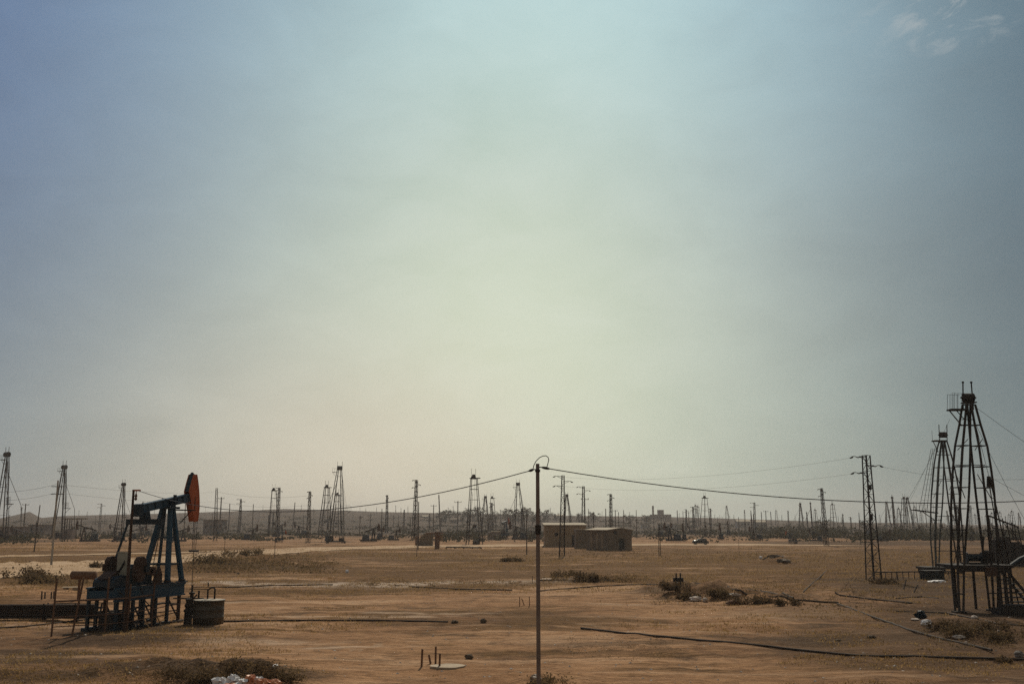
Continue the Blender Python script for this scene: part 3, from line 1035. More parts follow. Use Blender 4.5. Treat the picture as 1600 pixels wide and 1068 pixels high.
# small rusty drum on a post, stakes
p = gp(122, 937)
dt = thing('drum_tank', 'rusty brown drum lying on a single post behind the pumpjack', 'drum', p)
mb = MB()
mb.bar((0, 0, -0.1), (0, 0, 1.7), 0.11, 8)
mb.build('post', M['rustbrown'], dt)
mb = MB()
mb.tube([(-0.72, 0, 1.95), (-0.66, 0, 1.95), (1.2, 0.15, 1.93), (1.26, 0.15, 1.93)], [0.22, 0.33, 0.33, 0.22], 14)
mb.build('drum', M['rustbrown'], dt, True)
p = gp(110, 921)
mb = MB()
mb.box((p.x, p.y, p.z + 0.22), (1.35, 0.9, 0.08), 0.2)
mb.box((p.x - 0.4, p.y, p.z + 0.08), (0.3, 0.6, 0.2), 0.2)
mb.box((p.x + 0.4, p.y, p.z + 0.08), (0.3, 0.6, 0.2), 0.2)
tag(mb.build('concrete_slab', M['concrete']), 'pale slab lying on the bank below the rusty drum', 'slab')
for i, (px, y0, y1) in enumerate(((65, 923, 936), (70, 924, 935), (80, 924, 935), (84, 923, 935))):
    p = gp(px, y1)
    q = at(px + 0.6, y0, p.y)
    mb = MB()
    mb.bar((p.x, p.y, p.z - 0.1), q, 0.06, 6)
    tag(mb.build('stake', M['wood']), 'short dark stake in the row of stakes behind the stacked pipes', 'stake', 'short stakes behind the stacked pipes')

# concrete pole with a pale shaft on the left
p = gp(80, 883)
q = at(87.5, 750, p.y)
pl = thing('concrete_pole', 'pale thin concrete pole standing beside the dirt road at left', 'pole', p)
mb = MB()
mb.bar((0, 0, -0.2), (0, 0, q.z - p.z), 0.17, 8, 0.12)
mb.build('pole_shaft', M['poleconc'], pl)
mb = MB()
mb.box((0, 0, q.z - p.z - 0.9), (1.7, 0.1, 0.1), 0.3)
mb.box((0, 0, q.z - p.z - 2.0), (1.7, 0.1, 0.1), 0.3)
mb.build('cross_arm', M['steel'], pl)

# ================================================================== centre pole with cables
Yp = 34.0
pt = at(840, 724, Yp)
pz = H(pt.x, Yp)
cp = thing('cable_pole', 'slim brown metal pole in the centre foreground with two cables and a loop', 'pole', (pt.x, Yp, pz))
mb = MB()
mb.bar((0, 0, -0.3), (0, 0, pt.z - pz - 2.2), 0.070, 12, 0.066)
mb.bar((0, 0, pt.z - pz - 2.2), (0, 0, pt.z - pz), 0.066, 12, 0.062)
mb.build('pole_shaft', M['polebrown'], cp, False)
mb = MB()
mb.bar((0, 0, pt.z - pz - 2.35), (0, 0, pt.z - pz - 2.05), 0.095, 12)
mb.bar((0, 0, pt.z - pz - 0.28), (0, 0, pt.z - pz - 0.20), 0.088, 12)
mb.build('clamp', M['steel'], cp)
base_v = Vector((pt.x, Yp, pz))
la = at(834, 733, Yp)
lb = at(826, 735.5, Yp + 0.12)
ra = at(846, 729.5, Yp)
rb = at(859, 732, Yp)
for (a_, b_) in ((la, lb), (ra, rb)):
    mb = MB()
    A_, B_ = a_ - base_v, b_ - base_v
    Tt = Vector((0, 0, A_.z))
    mb.bar(Tt, A_, 0.02, 6)
    mb.tube([A_, A_.lerp(B_, 0.2), A_.lerp(B_, 0.5), A_.lerp(B_, 0.8), B_], [0.02, 0.04, 0.05, 0.04, 0.02], 8)
    mb.build('insulator', M['steel'], cp)
mb = MB()
loop = [(832.5, 734), (834, 727), (837.5, 720), (843, 714.5), (848, 712), (853, 711.5), (856.5, 714), (857.5, 718), (856, 724), (854, 731)]
mb.tube([at(x, y, Yp) - base_v for (x, y) in loop], 0.016, 6)
mb.build('jumper_loop', M['wire'], cp)

# lamp pole at the pumpjack and the left cable
p = gp(194, 985)
q = at(208, 765, p.y)
lp = thing('power_pole', 'rusty slim pole with a small orange top arm in front of the pumpjack', 'pole', p)
hh = q.z - p.z
mb = MB()
mb.bar((0, 0, -0.2), (0, 0, hh), 0.11, 8, 0.07)
mb.build('pole_shaft', M['oilrust'], lp)
mb = MB()
mb.box((0.17, 0, hh - 0.02), (0.46, 0.10, 0.09))
mb.build('top_arm', M['orange'], lp)
mb = MB()
mb.lathe([(0.03, hh - 0.6), (0.09, hh - 0.52), (0.05, hh - 0.42), (0.09, hh - 0.34), (0.03, hh - 0.2), (0.02, hh - 0.05)], (0.16, 0, 0), 10)
mb.build('insulator', M['rustbrown'], lp)
wire(lb, Vector((p.x + 0.3, p.y, q.z - 0.05)), 1.28, 0.017, 'dark cable sagging from the centre pole left to the pole by the pumpjack', 'cables on the centre pole')
re = at(1960, 742, 40.0)
wire(rb, re, 1.12, 0.017, 'dark cable running from the centre pole right across the derricks', 'cables on the centre pole')

# ================================================================== DERRICKS, MASTS, POLES
def a_derrick(name, label, cat, loc, rz, group, s, steel='steel', thick=1.0):
    """two-legged lattice derrick, 22 m to the crown"""
    root = thing(name, label, cat, loc, rz, group, s)
    st = M[steel]
    k = thick
    for sg in (-1, 1):
        mb = MB()
        mb.truss([((sg * 2.2, 0, 0), 0.40), ((sg * 1.9, 0.1, 5), 0.62), ((sg * 1.32, 0.3, 12), 0.66), ((sg * 0.78, 0.5, 18), 0.55), ((sg * 0.42, 0.6, 21.3), 0.34)], 12, 0.13 * k, 0.04 * k, sides=3, diag=False)
        mb.build('leg', st, root)
    for (z, x) in ((6.5, 1.85), (13.5, 1.2), (19.2, 0.65)):
        mb = MB()
        mb.bar((-x, 0.3, z), (x, 0.3, z), 0.06 * k)
        mb.build('cross_tie', st, root)
    mb = MB()
    mb.bar((-0.75, 0.6, 21.7), (0.75, 0.6, 21.7), 0.62 * k ** 0.5, 10)
    mb.box((0, 0.6, 21.2), (1.5, 1.0, 0.22))
    mb.build('crown_block', st, root)
    for sg in (-1, 1):
        mb = MB()
        mb.bar((sg * 0.62, 0.6, 21.2), (sg * 0.70, 0.6, 23.6), 0.06 * k)
        mb.build('horn', st, root)
    mb = MB()
    mb.box((-1.35, 0.5, 20.4), (1.5, 1.1, 0.12))
    for x in (-2.05, -1.4, -0.8):
        mb.bar((x, 0, 20.4), (x, 0, 21.5), 0.03 * k)
    mb.bar((-2.05, 0, 21.5), (-0.7, 0, 21.5), 0.03 * k)
    mb.bar((-2.0, 0.5, 20.3), (-0.8, 0.5, 19.0), 0.05 * k)
    mb.build('crown_platform', st, root)
    mb = MB()
    for sg in (-1, 1):
        mb.bar((sg * 0.6, 0.6, 17.5), (sg * 2.6 - 1.4, 4.6, 9.0), 0.06 * k)
        mb.bar((sg * 2.6 - 1.4, 4.6, 9.0), (sg * 2.9 - 1.6, 5.2, 0), 0.07 * k)
    mb.build('rear_brace', st, root)
    mb = MB()
    mb.box((2.7, 0.6, 9.2), (2.2, 0.8, 0.14))
    mb.bar((1.6, 0.5, 7.6), (3.6, 0.6, 9.1), 0.06 * k)
    for i in range(6):
        mb.bar((1.75 + i * 0.36, 0.2, 9.2), (1.75 + i * 0.36, 0.2, 10.9), 0.028 * k)
    mb.bar((1.75, 0.2, 10.9), (3.55, 0.2, 10.9), 0.03 * k)
    mb.build('racking_board', st, root)
    mb = MB()
    for i in range(3):
        mb.bar((1.9 + i * 0.45, 0.3, 9.2), (0.62 + i * 0.05, 0.5, 20.0), 0.03 * k)
    mb.bar((1.2, 0.2, 0.4), (0.5, 0.5, 20.0), 0.035 * k)
    mb.build('hanging_pipe', st, root)
    mb = MB()
    mb.box((0, 0.6, 0.55), (5.6, 2.6, 0.4))
    mb.box((-1.6, 0.9, 1.4), (1.8, 1.5, 1.4), 0.1, 0.8)
    mb.box((1.5, 0.9, 1.1), (1.4, 1.2, 0.9))
    for (x, y) in ((-2.5, -0.5), (2.5, -0.5), (-2.5, 1.7), (2.5, 1.7)):
        mb.box((x, y, 0.1), (0.4, 0.4, 0.6))
    mb.build('base_frame', M['steel'], root)
    return root


def t_derrick(name, label, cat, loc, rz, group, s, thick=1.0):
    """four-legged square derrick tower, 20 m to the crown platform"""
    root = thing(name, label, cat, loc, rz, group, s)
    st = M['steel']
    k = thick
    W0, W1, Ht = 2.15, 0.85, 19.5
    for (sx, sy) in ((-1, -1), (1, -1), (1, 1), (-1, 1)):
        mb = MB()
        mb.bar((sx * W0, sy * W0, -0.2), (sx * W1, sy * W1, Ht), 0.15 * k, 4, 0.12 * k)
        mb.build('leg', st, root)
    lv = [0, 3.6, 7.0, 10.2, 13.2, 16.3, 19.4]
    for i, z in enumerate(lv):
        mb = MB()
        wd = W0 + (W1 - W0) * z / Ht
        c = [(-wd, -wd, z), (wd, -wd, z), (wd, wd, z), (-wd, wd, z)]
        if i:
            for j in range(4):
                mb.bar(c[j], c[(j + 1) % 4], (0.10 if i in (3, 5) else 0.06) * k)
        if i in (1, 2):
            wp = W0 + (W1 - W0) * lv[i - 1] / Ht
            cp_ = [(-wp, -wp, lv[i - 1]), (wp, -wp, lv[i - 1]), (wp, wp, lv[i - 1]), (-wp, wp, lv[i - 1])]
            for j in range(4):
                if j != 0 or i != 1:
                    mb.bar(cp_[j], c[(j + 1) % 4], 0.045 * k)
        if i:
            mb.build('bracing', st, root)
    mb = MB()
    mb.box((0.3, 0, Ht + 0.12), (2.9, 2.3, 0.24))
    mb.box((-0.2, 0, Ht + 0.5), (1.4, 1.0, 0.55), 0, 0.8)
    mb.bar((-0.5, 0, Ht + 0.95), (0.3, 0, Ht + 0.95), 0.35, 10)
    mb.build('crown_platform', st, root)
    for x in (-0.8, 0.5):
        mb = MB()
        mb.bar((x, 0, Ht), (x, 0, Ht + 3.0), 0.05 * k)
        mb.build('horn', st, root)
    mb = MB()
    for s_ in (0, 0.5):
        mb.bar((-W0 - 0.5 + s_, -W0 + 0.4, 0), (-W1 - 0.1 + s_ * 0.8, -W1, Ht - 4), 0.05 * k)
    for i in range(16):
        t_ = i / 16
        x = -W0 - 0.5 + (W0 - W1 + 0.4) * t_
        mb.bar((x, -W0 + 0.4 + (W0 - W1 - 0.4) * t_, t_ * (Ht - 4)), (x + 0.5, -W0 + 0.4 + (W0 - W1 - 0.4) * t_, t_ * (Ht - 4)), 0.03 * k)
    mb.build('ladder', st, root)
    mb = MB()
    mb.box((0.6, 0.3, 0.6), (1.8, 1.2, 1.1), 0.2, 0.8)
    mb.box((0.2, 0, 5.4), (0.9, 0.7, 0.9))
    mb.bar((0.2, 0, 5.8), (0.2, 0, Ht), 0.03 * k)
    mb.build('travelling_block', st, root)
    return root


def mast(name, label, cat, loc, rz, group, s, thick=1.0, arms=True, lean=0.0):
    """narrow square lattice power mast, 14.8 m"""
    root = thing(name, label, cat, loc, rz, group, s)
    root.rotation_euler = (0, lean, rz)
    k = thick
    mb = MB()
    mb.truss([((0, 0, -0.2), 0.95), ((0, 0, 7.5), 0.72), ((0, 0, 14.8), 0.45)], 13, 0.075 * k, 0.04 * k)
    mb.build('mast_frame', M['steel'], root)
    if arms:
        for (z, d) in ((14.6, -1), (13.7, 1), (12.8, -1)):
            mb = MB()
            mb.bar((0, 0, z), (d * 1.5, 0, z + 0.1), 0.07 * k, 4, 0.045 * k)
            mb.bar((0, 0, z - 0.5), (d * 1.2, 0, z + 0.05), 0.04 * k)
            a_ = mb.build('cross_arm', M['steel'], root)
            mb = MB()
            mb.tube([(d * 1.45, 0, z + 0.1), (d * 1.55, 0, z - 0.05), (d * 1.8, 0, z - 0.12), (d * 1.95, 0, z - 0.12)], [0.06, 0.11 * k, 0.10 * k, 0.04], 6)
            mb.build('insulator', M['steel'], a_)
    return root


def wpole(name, label, cat, loc, rz, group, s, tee=False, lean=0.0, thick=1.0):
    """plain pole, 10 m"""
    root = thing(name, label, cat, loc, rz, group, s)
    root.rotation_euler = (0, lean, rz)
    mb = MB()
    mb.bar((0, 0, -0.3), (0, 0, 10), 0.14 * thick, 6, 0.10 * thick)
    mb.build('pole_shaft', M['wood'], root)
    if tee:
        mb = MB()
        mb.box((0, 0, 9.6), (2.2, 0.12, 0.12))
        for x in (-1.0, 0, 1.0):
            mb.bar((x, 0, 9.6), (x, 0, 9.95), 0.06, 6)
        mb.build('cross_arm', M['wood'], root)
    return root


PROTO = {}
PH = {'a': 23.6, 'ag': 23.6, 't': 22.0, 'm': 14.8, 'mn': 14.8, 'p': 10.0, 'pt': 10.0}


def spawn(kind, x, ytop, ybase=None, Y=None, rz=0.0, label='', group=None, lean=0.0, far=None):
    if Y is None:
        p = gp(x, ybase)
    else:
        # the base sits on the terrain right under the given column
        u = at(x, HOR, Y)
        p = Vector((u.x, Y, H(u.x, Y)))
    q = at(x, ytop, p.y)
    s = (q.z - p.z) / PH[kind]
    names = {'a': ('oil_derrick', 'derrick'), 'ag': ('oil_derrick', 'derrick'), 't': ('derrick_tower', 'derrick'), 'm': ('lattice_mast', 'mast'),
             'mn': ('lattice_mast', 'mast'), 'p': ('utility_pole', 'pole'), 'pt': ('utility_pole', 'pole')}
    nm, cat = names[kind]
    big = p.y > 480
    key = (kind, big)
    th = 1.0 if not big else 1.5
    p.z -= 0.05
    if key not in PROTO:
        if kind in ('a', 'ag'):
            o = a_derrick(nm, label, cat, p, rz, group, s, 'steel' if kind == 'a' else 'steelgreen', th)
        elif kind == 't':
            o = t_derrick(nm, label, cat, p, rz, group, s, th)
        elif kind in ('m', 'mn'):
            o = mast(nm, label, cat, p, rz, group, s, th, kind == 'm')
        else:
            o = wpole(nm, label, cat, p, rz, group, s, kind == 'pt', 0, th)
        PROTO[key] = o
    else:
        o = copy_tree(PROTO[key])
        o.location = p
        o.scale = (s, s, s)
    if lean == 0.0 and kind in ('a', 'ag', 't', 'm', 'mn'):
        lean = R(1.5) * math.sin(x * 12.9898)
    o.rotation_euler = (0, lean, rz)
    o['label'] = label
    if group:
        o['group'] = group
    return o


GA, GT, GM, GP = 'two-legged oil derricks across the plain', 'square derrick towers across the plain', 'lattice power masts across the plain', 'thin poles across the plain'
# two-legged derricks
spawn('a', -3, 697, 846, rz=R(-32), group=GA, label='tall two-legged derrick cut by the left picture edge')
spawn('a', 89, 719, 842, rz=R(-25), group=GA, label='tall two-legged derrick just behind the pale concrete pole at left')
spawn('a', 184, 748, 846, rz=R(-30), group=GA, label='slim two-legged derrick left of the pumpjack beam')
spawn('ag', 524.5, 720, 848, rz=R(5), group=GA, label='tall derrick with blue-grey right leg standing alone left of centre')
spawn('a', 812, 748, None, 405, R(10), group=GA, label='pale thin derrick just left of the centre cable pole')
spawn('a', 887, 768, None, 571, R(-20), group=GA, label='small derrick just right of the lattice mast in front of the huts')
spawn('a', 758, 771, None, 600, R(15), group=GA, label='small two-legged derrick right of the big square derrick tower')
spawn('a', 1137, 788, None, 960, R(0), group=GA, label='tiny two-legged derrick on the skyline right of the car')
spawn('a', 1252, 783, None, 815, R(25), group=GA, label='small two-legged derrick, left one of the pair left of the leaning mast')
spawn('a', 1269, 782, None, 800, R(70), group=GA, label='small narrow derrick between a two-legged derrick and the leaning mast')
spawn('a', 1398, 772, None, 620, R(60), group=GA, label='narrow derrick nearest to the right of the big cross-armed mast')
spawn('a', 1593, 799, None, 1150, R(15), group=GA, label='tiny derrick at the right picture edge beyond the big derrick')
spawn('a', 222, 782, None, 800, R(40), group=GA, label='tiny derrick seen through the gap left of the pumpjack samson post')
spawn('a', 1423, 773, None, 640, R(-30), group=GA, label='leaning narrow derrick in the cluster left of the big derricks', lean=R(-3))
# square towers
spawn('t', 427, 757, 838, rz=R(20), group=GT, label='slim square derrick tower beside the pale mast left of centre')
spawn('t', 507, 752, 834, rz=R(30), group=GT, label='square derrick tower just left of the tall blue-grey-legged derrick')
spawn('t', 741, 734, 850, rz=R(14), group=GT, label='big square derrick tower under the cable left of the centre pole')
spawn('t', 770, 771, None, 590, R(0), group=GT, label='small square tower second right of the big square derrick tower')
spawn('t', 525, 765, None, 560, R(30), group=GT, label='faint square tower seen between the legs of the tall derrick')
spawn('t', 1102, 770, 838, rz=R(35), group=GT, label='narrow square tower standing right above the dark car')
spawn('t', 1087, 786, None, 900, R(20), group=GT, label='left one of two faint towers left of the tower above the car')
spawn('t', 1091.5, 788, None, 930, R(40), group=GT, label='right one of two faint towers left of the tower above the car')
spawn('t', 1214, 795, None, 1050, R(0), group=GT, label='tiny faint square tower on the skyline midway between car and leaning mast')
spawn('t', 1275, 793, None, 900, R(20), group=GT, label='short square tower directly left of the leaning mast')
spawn('t', 1303, 783, None, 760, R(30), group=GT, label='faint square tower directly right of the leaning mast')
spawn('t', 1414, 772, None, 650, R(10), group=GT, label='square tower in the middle of the cluster right of the cross-armed mast')
spawn('t', 1440, 797, None, 900, R(10), group=GT, label='short faint tower under the racking board of the second big derrick')
spawn('t', 1563, 797, None, 760, R(20), group=GT, label='faint tower behind the right leg of the nearest big derrick')
# lattice masts
spawn('mn', 336, 762, 845, rz=R(10), group=GM, label='slim lattice mast just right of the pumpjack')
spawn('m', 373, 779, 833, rz=R(0), group=GM, label='stubby cross-armed mast second right of the pumpjack')
spawn('m', 432.5, 761, 838, rz=R(70), group=GM, label='pale mast standing against the slim square derrick tower')
spawn('m', 481, 767, 848, rz=R(75), group=GM, label='lattice mast left of the tall derrick with blue-grey leg')
spawn('m', 604, 773, 832, rz=R(80), group=GM, label='thin mast midway between the tall derrick and the brown shed', lean=R(-1))
spawn('m', 647, 749, 843, rz=R(60), group=GM, label='tall leaning mast just left of the brown shed', lean=R(2.4))
spawn('m', 878, 742, 868, rz=R(4), group=GM, label='tall cross-armed lattice mast in front of the brown hut')
spawn('m', 911, 759, None, 300, R(8), group=GM, label='cross-armed lattice mast behind the joint of the two huts')
spawn('m', 954, 771, None, 290, R(50), group=GM, label='lattice mast behind the right hut roof')
spawn('m', 1291.5, 762, 852, rz=R(40), group=GM, label='leaning lattice mast left of the big cross-armed mast', lean=R(-3.4))
spawn('m', 155, 786, 832, rz=R(20), group=GM, label='small cross-armed mast left of the slim derrick by the pumpjack')
spawn('m', 1517, 789, None, 330, R(20), group=GM, label='small cross-armed mast seen between the legs of the nearest derrick')
spawn('m', 1072, 795, None, 700, R(20), group=GM, label='tiny mast above the plain left of the car')
spawn('m', 1164, 796, None, 640, R(80), group=GM, label='tiny upright mast on the skyline right of the car')
spawn('m', 1330, 807, None, 520, R(20), group=GM, label='tiny mast against the dark trees left of the cross-armed mast')
spawn('m', 769, 785, None, 520, R(50), group=GM, label='dark mast directly in front of the small square tower left of centre')
spawn('m', 1031, 818, 868, rz=R(70), group=GM, label='short dark mast on the grass below the far town block')
# thin poles
for (kd, x, yt, yb, ln_, lab) in (
        ('p', 53, 788, 862, 3.5, 'dark leaning pole between the edge derrick and the pale concrete pole'),
        ('pt', 36, 786, 836, 0, 'short pole with cross-arm right of the derrick at the left edge'),
        ('pt', 343, 776, 833, 0, 'pole with cross-arm just right of the slim mast by the pumpjack'),
        ('p', 357, 786, 830, 0, 'thin pole between two masts right of the pumpjack'),
        ('p', 394, 787, 830, 0, 'thin pole right of the stubby cross-armed mast'),
        ('p', 457, 784, 828, 3, 'leaning pole between the square tower and the lattice mast left of centre'),
        ('p', 578, 802, 834, 0, 'thin pole right of the tall blue-grey-legged derrick'),
        ('p', 596, 794, 832, 0, 'thin pole left of the thin mast in the gap left of centre'),
        ('p', 653, 783, 858, 0, 'thin pole standing in front of the left end of the brown shed'),
        ('pt', 677, 788, 832, 0, 'pole with cross-arm behind the brown shed'),
        ('p', 688, 772, 832, -3, 'leaning pole behind the brown post of the shed'),
        ('pt', 715, 782, 834, 0, 'pole with a clear cross-arm left of the big square tower'),
        ('p', 823, 800, 866, 0, 'thin dark pole just left of the centre cable pole'),
        ('pt', 914.5, 777, 842, 0, 'short pole with cross-arm just right of the mast behind the huts'),
        ('p', 920, 794, 838, 0, 'thin pole above the left part of the right hut'),
        ('p', 928, 799, 856, 0, 'dark thin pole in front of the right hut wall'),
        ('p', 947, 794, 836, 0, 'thin pole left of the mast behind the right hut'),
        ('pt', 962, 796, 834, 0, 'pole with cross-arm right of the mast behind the right hut'),
        ('p', 967, 799, 833, 0, 'thin pole above the gable of the right hut'),
        ('p', 975, 796, 840, 0, 'dark pole behind the right corner of the right hut'),
        ('p', 995, 796, 840, 0, 'dark pole standing clear right of the right hut'),
        ('pt', 1077, 799, 832, 0, 'tiny pole with cross-arm left of the towers above the car'),
        ('p', 1155, 807, 834, 0, 'tiny pole on the skyline between car and leaning skyline pole'),
        ('p', 1177, 797, 834, -4, 'leaning pole on the skyline right of the car'),
        ('p', 1191, 799, 834, 0, 'left one of two thin poles right of the leaning skyline pole'),
        ('pt', 1198, 797, 834, 0, 'cross-armed pole right of the leaning skyline pole'),
        ('p', 1233, 821, 840, 0, 'short dark pole behind the far dark pump on the track'),
        ('p', 287, 782, 838, 0, 'thin pole showing right under the orange horse head'),
        ('p', 303, 800, 850, 0, 'short pole just right below the orange horse head'),
        ('p', 350, 836, 874, 0, 'thin post on the scrub bank right of the pumpjack'),
        ('p', 429, 836, 871, 0, 'thin post beside the dirt road where it leaves the scrub bank'),
        ('p', 651, 838, 869, 0, 'thin post at the near side of the road left of the brown shed'),
        ('p', 1155, 843, 867, 0, 'thin post on the dry grass right of the car'),
        ('p', 1125, 837, 850, 0, 'short post beside the pale track right behind the car'),
        ('p', 1284, 806, 846, 0, 'thin pole left below the leaning mast'),
        ('p', 1345, 800, 850, 0, 'thin pole just left of the foot of the big cross-armed mast')):
    spawn(kd, x, yt, yb, rz=R(random.uniform(-30, 30)), group=GP, label=lab, lean=R(ln_))
# tiny skyline derricks nothing tells apart
for x, yt in ((122, 797), (135, 798), (208, 792), (240, 795), (320, 792), (410, 789), (470, 788), (548, 790), (562, 792), (571, 793), (588, 792), (618, 789), (626, 793), (637, 790), (700, 792),
              (708, 790), (727, 792), (795, 793), (860, 793), (941, 798), (984, 799), (1003, 802), (1062, 801), (1117, 803), (1125, 803), (1147, 803), (1222, 804), (1243, 805), (1315, 806), (1375, 803), (1385, 800), (1452, 806), (1535, 805), (1572, 806)):
    spawn('t' if x % 2 else 'm', x, yt, None, 1250 + (x * 37) % 350, R((x * 13) % 90), group='tiny masts along the far skyline', label='tiny faint mast standing on the far hazy skyline')

def spawn_h(kind, x, Y, hgt, rz, group, label, lean=0.0):
    u = at(x, HOR, Y)
    q = Vector((u.x, Y, H(u.x, Y) + hgt))
    spawn(kind, x, proj(q)[1], None, Y, rz, label, group, lean)


rd = random.Random(77)
for i in range(70):
    x = rd.uniform(5, 1595)
    if 846 < x < 990 or 300 > x > 180:
        continue
    kd = rd.choice(('p', 'p', 'pt', 'm', 'mn'))
    Y = rd.uniform(430, 1050)
    spawn_h(kd, x, Y, rd.uniform(6.5, 11.5) if kd[0] == 'p' else rd.uniform(9, 15), R(rd.uniform(0, 90)), 'many thin poles and masts scattered over the far plain',
            'thin dark pole or mast among many on the far plain', R(rd.gauss(0, 1.4)))

for x, yt in ((1388, 781), (1405, 790), (1431, 788), (1448, 792), (1456, 799), (1482, 796), (1490, 802), (1525, 801), (1532, 795), (1541, 803), (1551, 798), (1577, 801), (1583, 795), (1362, 802), (1318, 801), (1262, 798)):
    spawn('at'[x % 2], x, yt, None, 620 + (x * 29) % 420, R((x * 31) % 90), group='small faint derricks behind the right-hand towers', label='small faint derrick in the dense cluster behind the right-hand towers')
mproto = thing('oilfield_machine', 'small dark piece of oil field machinery on the far plain', 'machinery', (0, 0, 0), 0, 'small machines scattered over the far plain')
mb = MB()
mb.box((0, 0, 0.45), (4.2, 1.6, 0.5))
mb.build('skid', M['steel'], mproto)
mb = MB()
mb.box((-0.9, 0, 1.3), (1.6, 1.3, 1.3), 0.1, 0.8)
mb.build('engine_box', M['darkblue'], mproto)
mb = MB()
mb.bar((0.9, 0, 0.6), (1.3, 0, 3.4), 0.18)
mb.bar((1.9, 0, 0.6), (1.4, 0, 3.4), 0.18)
mb.bar((-1.3, 0, 2.6), (2.9, 0, 3.9), 0.20)
mb.build('rocker_frame', M['steel'], mproto)
mb = MB()
mb.prism([(2.6, 2.7), (3.2, 3.0), (3.25, 4.2), (2.8, 4.9)], lambda x_, z_, y_: Vector((x_, y_, z_)), -0.2, 0.2)
mb.build('rocker_head', M['oilrust'], mproto)
first = True
for i in range(44):
    x = rd.uniform(10, 1590)
    if 840 < x < 1000:
        continue
    yb = rd.uniform(829, 847)
    g = gp(x, yb)
    o = mproto if first else copy_tree(mproto)
    first = False
    o.location = g
    o.rotation_euler = (0, 0, rd.uniform(0, 6.28))
    o.scale = (rd.uniform(0.8, 1.5),) * 3

# ---- nearest big derrick on the right, with bent lattice legs
fl, fr = gp(1499, 957), gp(1553, 954)
YD = (fl.y + fr.y) / 2
base = (fl + fr) / 2
base.z = 0
D1 = thing('oil_derrick', 'nearest big black derrick with two lattice legs at the right edge', 'derrick', base, 0, 'big lattice derricks at right')


def L1(x, y, Y=YD):
    return at(x, y, Y) - base


for pts in (((1499, 957, .34), (1496, 880, .58), (1500, 778, .80), (1503.5, 703, .74), (1507, 668, .52), (1510, 632, .36)),
            ((1553, 954, .34), (1549, 880, .60), (1540, 778, .84), (1531, 703, .78), (1524, 668, .55), (1517.5, 632, .36))):
    mb = MB()
    path = []
    for i, (x, y, wd) in enumerate(pts):
        v = L1(x, y, YD if i else (fl.y if x < 1520 else fr.y))
        if i == 0:
            v.z -= 0.15
        path.append((v, wd))
    mb.truss(path, 10, 0.082, 0.042, turn=0.35, diag=False)
    for (i0, w0_) in ((1, 1), (2, -1), (3, 1)):
        pa_, pb_ = path[i0], path[i0 + 1]
        mb.bar(pa_[0] + Vector((-w0_ * pa_[1] * 0.45, 0, 0)), pa_[0].lerp(pb_[0], 0.5) + Vector((w0_ * pa_[1] * 0.45, 0, 0)), 0.03)
    lg = mb.build('leg', M['steel'], D1)
    mb = MB()
    mb.box((path[0][0].x, path[0][0].y, path[0][0].z + 0.1), (0.75, 0.75, 0.34))
    mb.build('foot_plate', M['steel'], lg)
for (xa, xb, y) in ((1493, 1539, 726), (1503, 1520, 655), (1496, 1548, 865)):
    mb = MB()
    mb.bar(L1(xa, y), L1(xb, y), 0.035)
    mb.build('cross_tie', M['steel'], D1)
c = L1(1513, 621)
mb = MB()
mb.bar(c - Vector((0.36, 0, 0)), c + Vector((0.36, 0, 0)), 0.31, 16)
mb.bar(c - Vector((0.55, 0, 0)), c + Vector((0.55, 0, 0)), 0.06, 8)
mb.box(c - Vector((0, 0, 0.36)), (0.85, 0.7, 0.08))
mb.build('crown_block', M['steel'], D1)
for (xa, ya, xb, yb) in ((1504.5, 597, 1505, 640), (1517.5, 597, 1521, 640)):
    mb = MB()
    mb.bar(L1(xb, yb), L1(xa, ya), 0.045, 6)
    mb.box(L1(xa, ya), (0.12, 0.12, 0.12))
    mb.build('horn', M['steel'], D1)
mb = MB()
a, b2 = L1(1482.5, 640), L1(1507, 640)
mb.box((a + b2) / 2, ((b2 - a).length, 0.8, 0.10))
mb.bar(a, L1(1503, 665), 0.045)
mb.bar(a + Vector((0.5, 0, 0)), L1(1507, 655), 0.035)
for x in (1484, 1488, 1493, 1499):
    for dy in (-0.38, 0.38):
        mb.bar(L1(x, 640) + Vector((0, dy, 0)), L1(x, 615) + Vector((0, dy, 0)), 0.014)
for dy in (-0.38, 0.38):
    mb.bar(L1(1484, 615) + Vector((0, dy, 0)), L1(1503, 616) + Vector((0, dy, 0)), 0.014)
mb.build('crown_platform', M['steel'], D1)
mb = MB()
br = L1(1576, 928, YD + 6)
br.z = -0.1
for dx in (0, 0.7):
    mb.bar(L1(1545 + dx * 4, 752, YD + 0.4), br + Vector((dx, 0, 0)), 0.05)
for i in range(1, 8):
    p0 = L1(1545, 752, YD + 0.4).lerp(br, i / 8)
    mb.bar(p0, p0 + Vector((0.2 + 0.06 * i, 0, 0)), 0.03)
mb.build('rear_brace', M['steel'], D1)
mb = MB()
mb.box(L1(1545.5, 752), (0.30, 0.3, 0.75), 0, 0.6)
mb.bar(L1(1516, 630), L1(1545.5, 745), 0.016)
mb.build('travelling_block', M['steel'], D1)
mb = MB()
a, b2 = L1(1488, 883), L1(1578, 883)
cc = (a + b2) / 2
mb.box(cc + Vector((0, 1.2, -0.05)), ((b2 - a).length, 3.4, 0.20))
mb.box(cc + Vector((0, -0.45, -0.27)), ((b2 - a).length * 0.92, 0.16, 0.24))
for x in (1490, 1520, 1560, 1576):
    v = L1(x, 885, YD + 2.6)
    mb.bar(v, (v.x, v.y, 0), 0.10)
mb.build('work_floor', M['steel'], D1)
mb = MB()
ch = L1(1542, 893, YD)
mb.box(ch + Vector((0, -0.6, 0.05)), (0.75, 0.3, 0.6))
mb.build('gear_case', M['oilrust'], D1)
mb = MB()
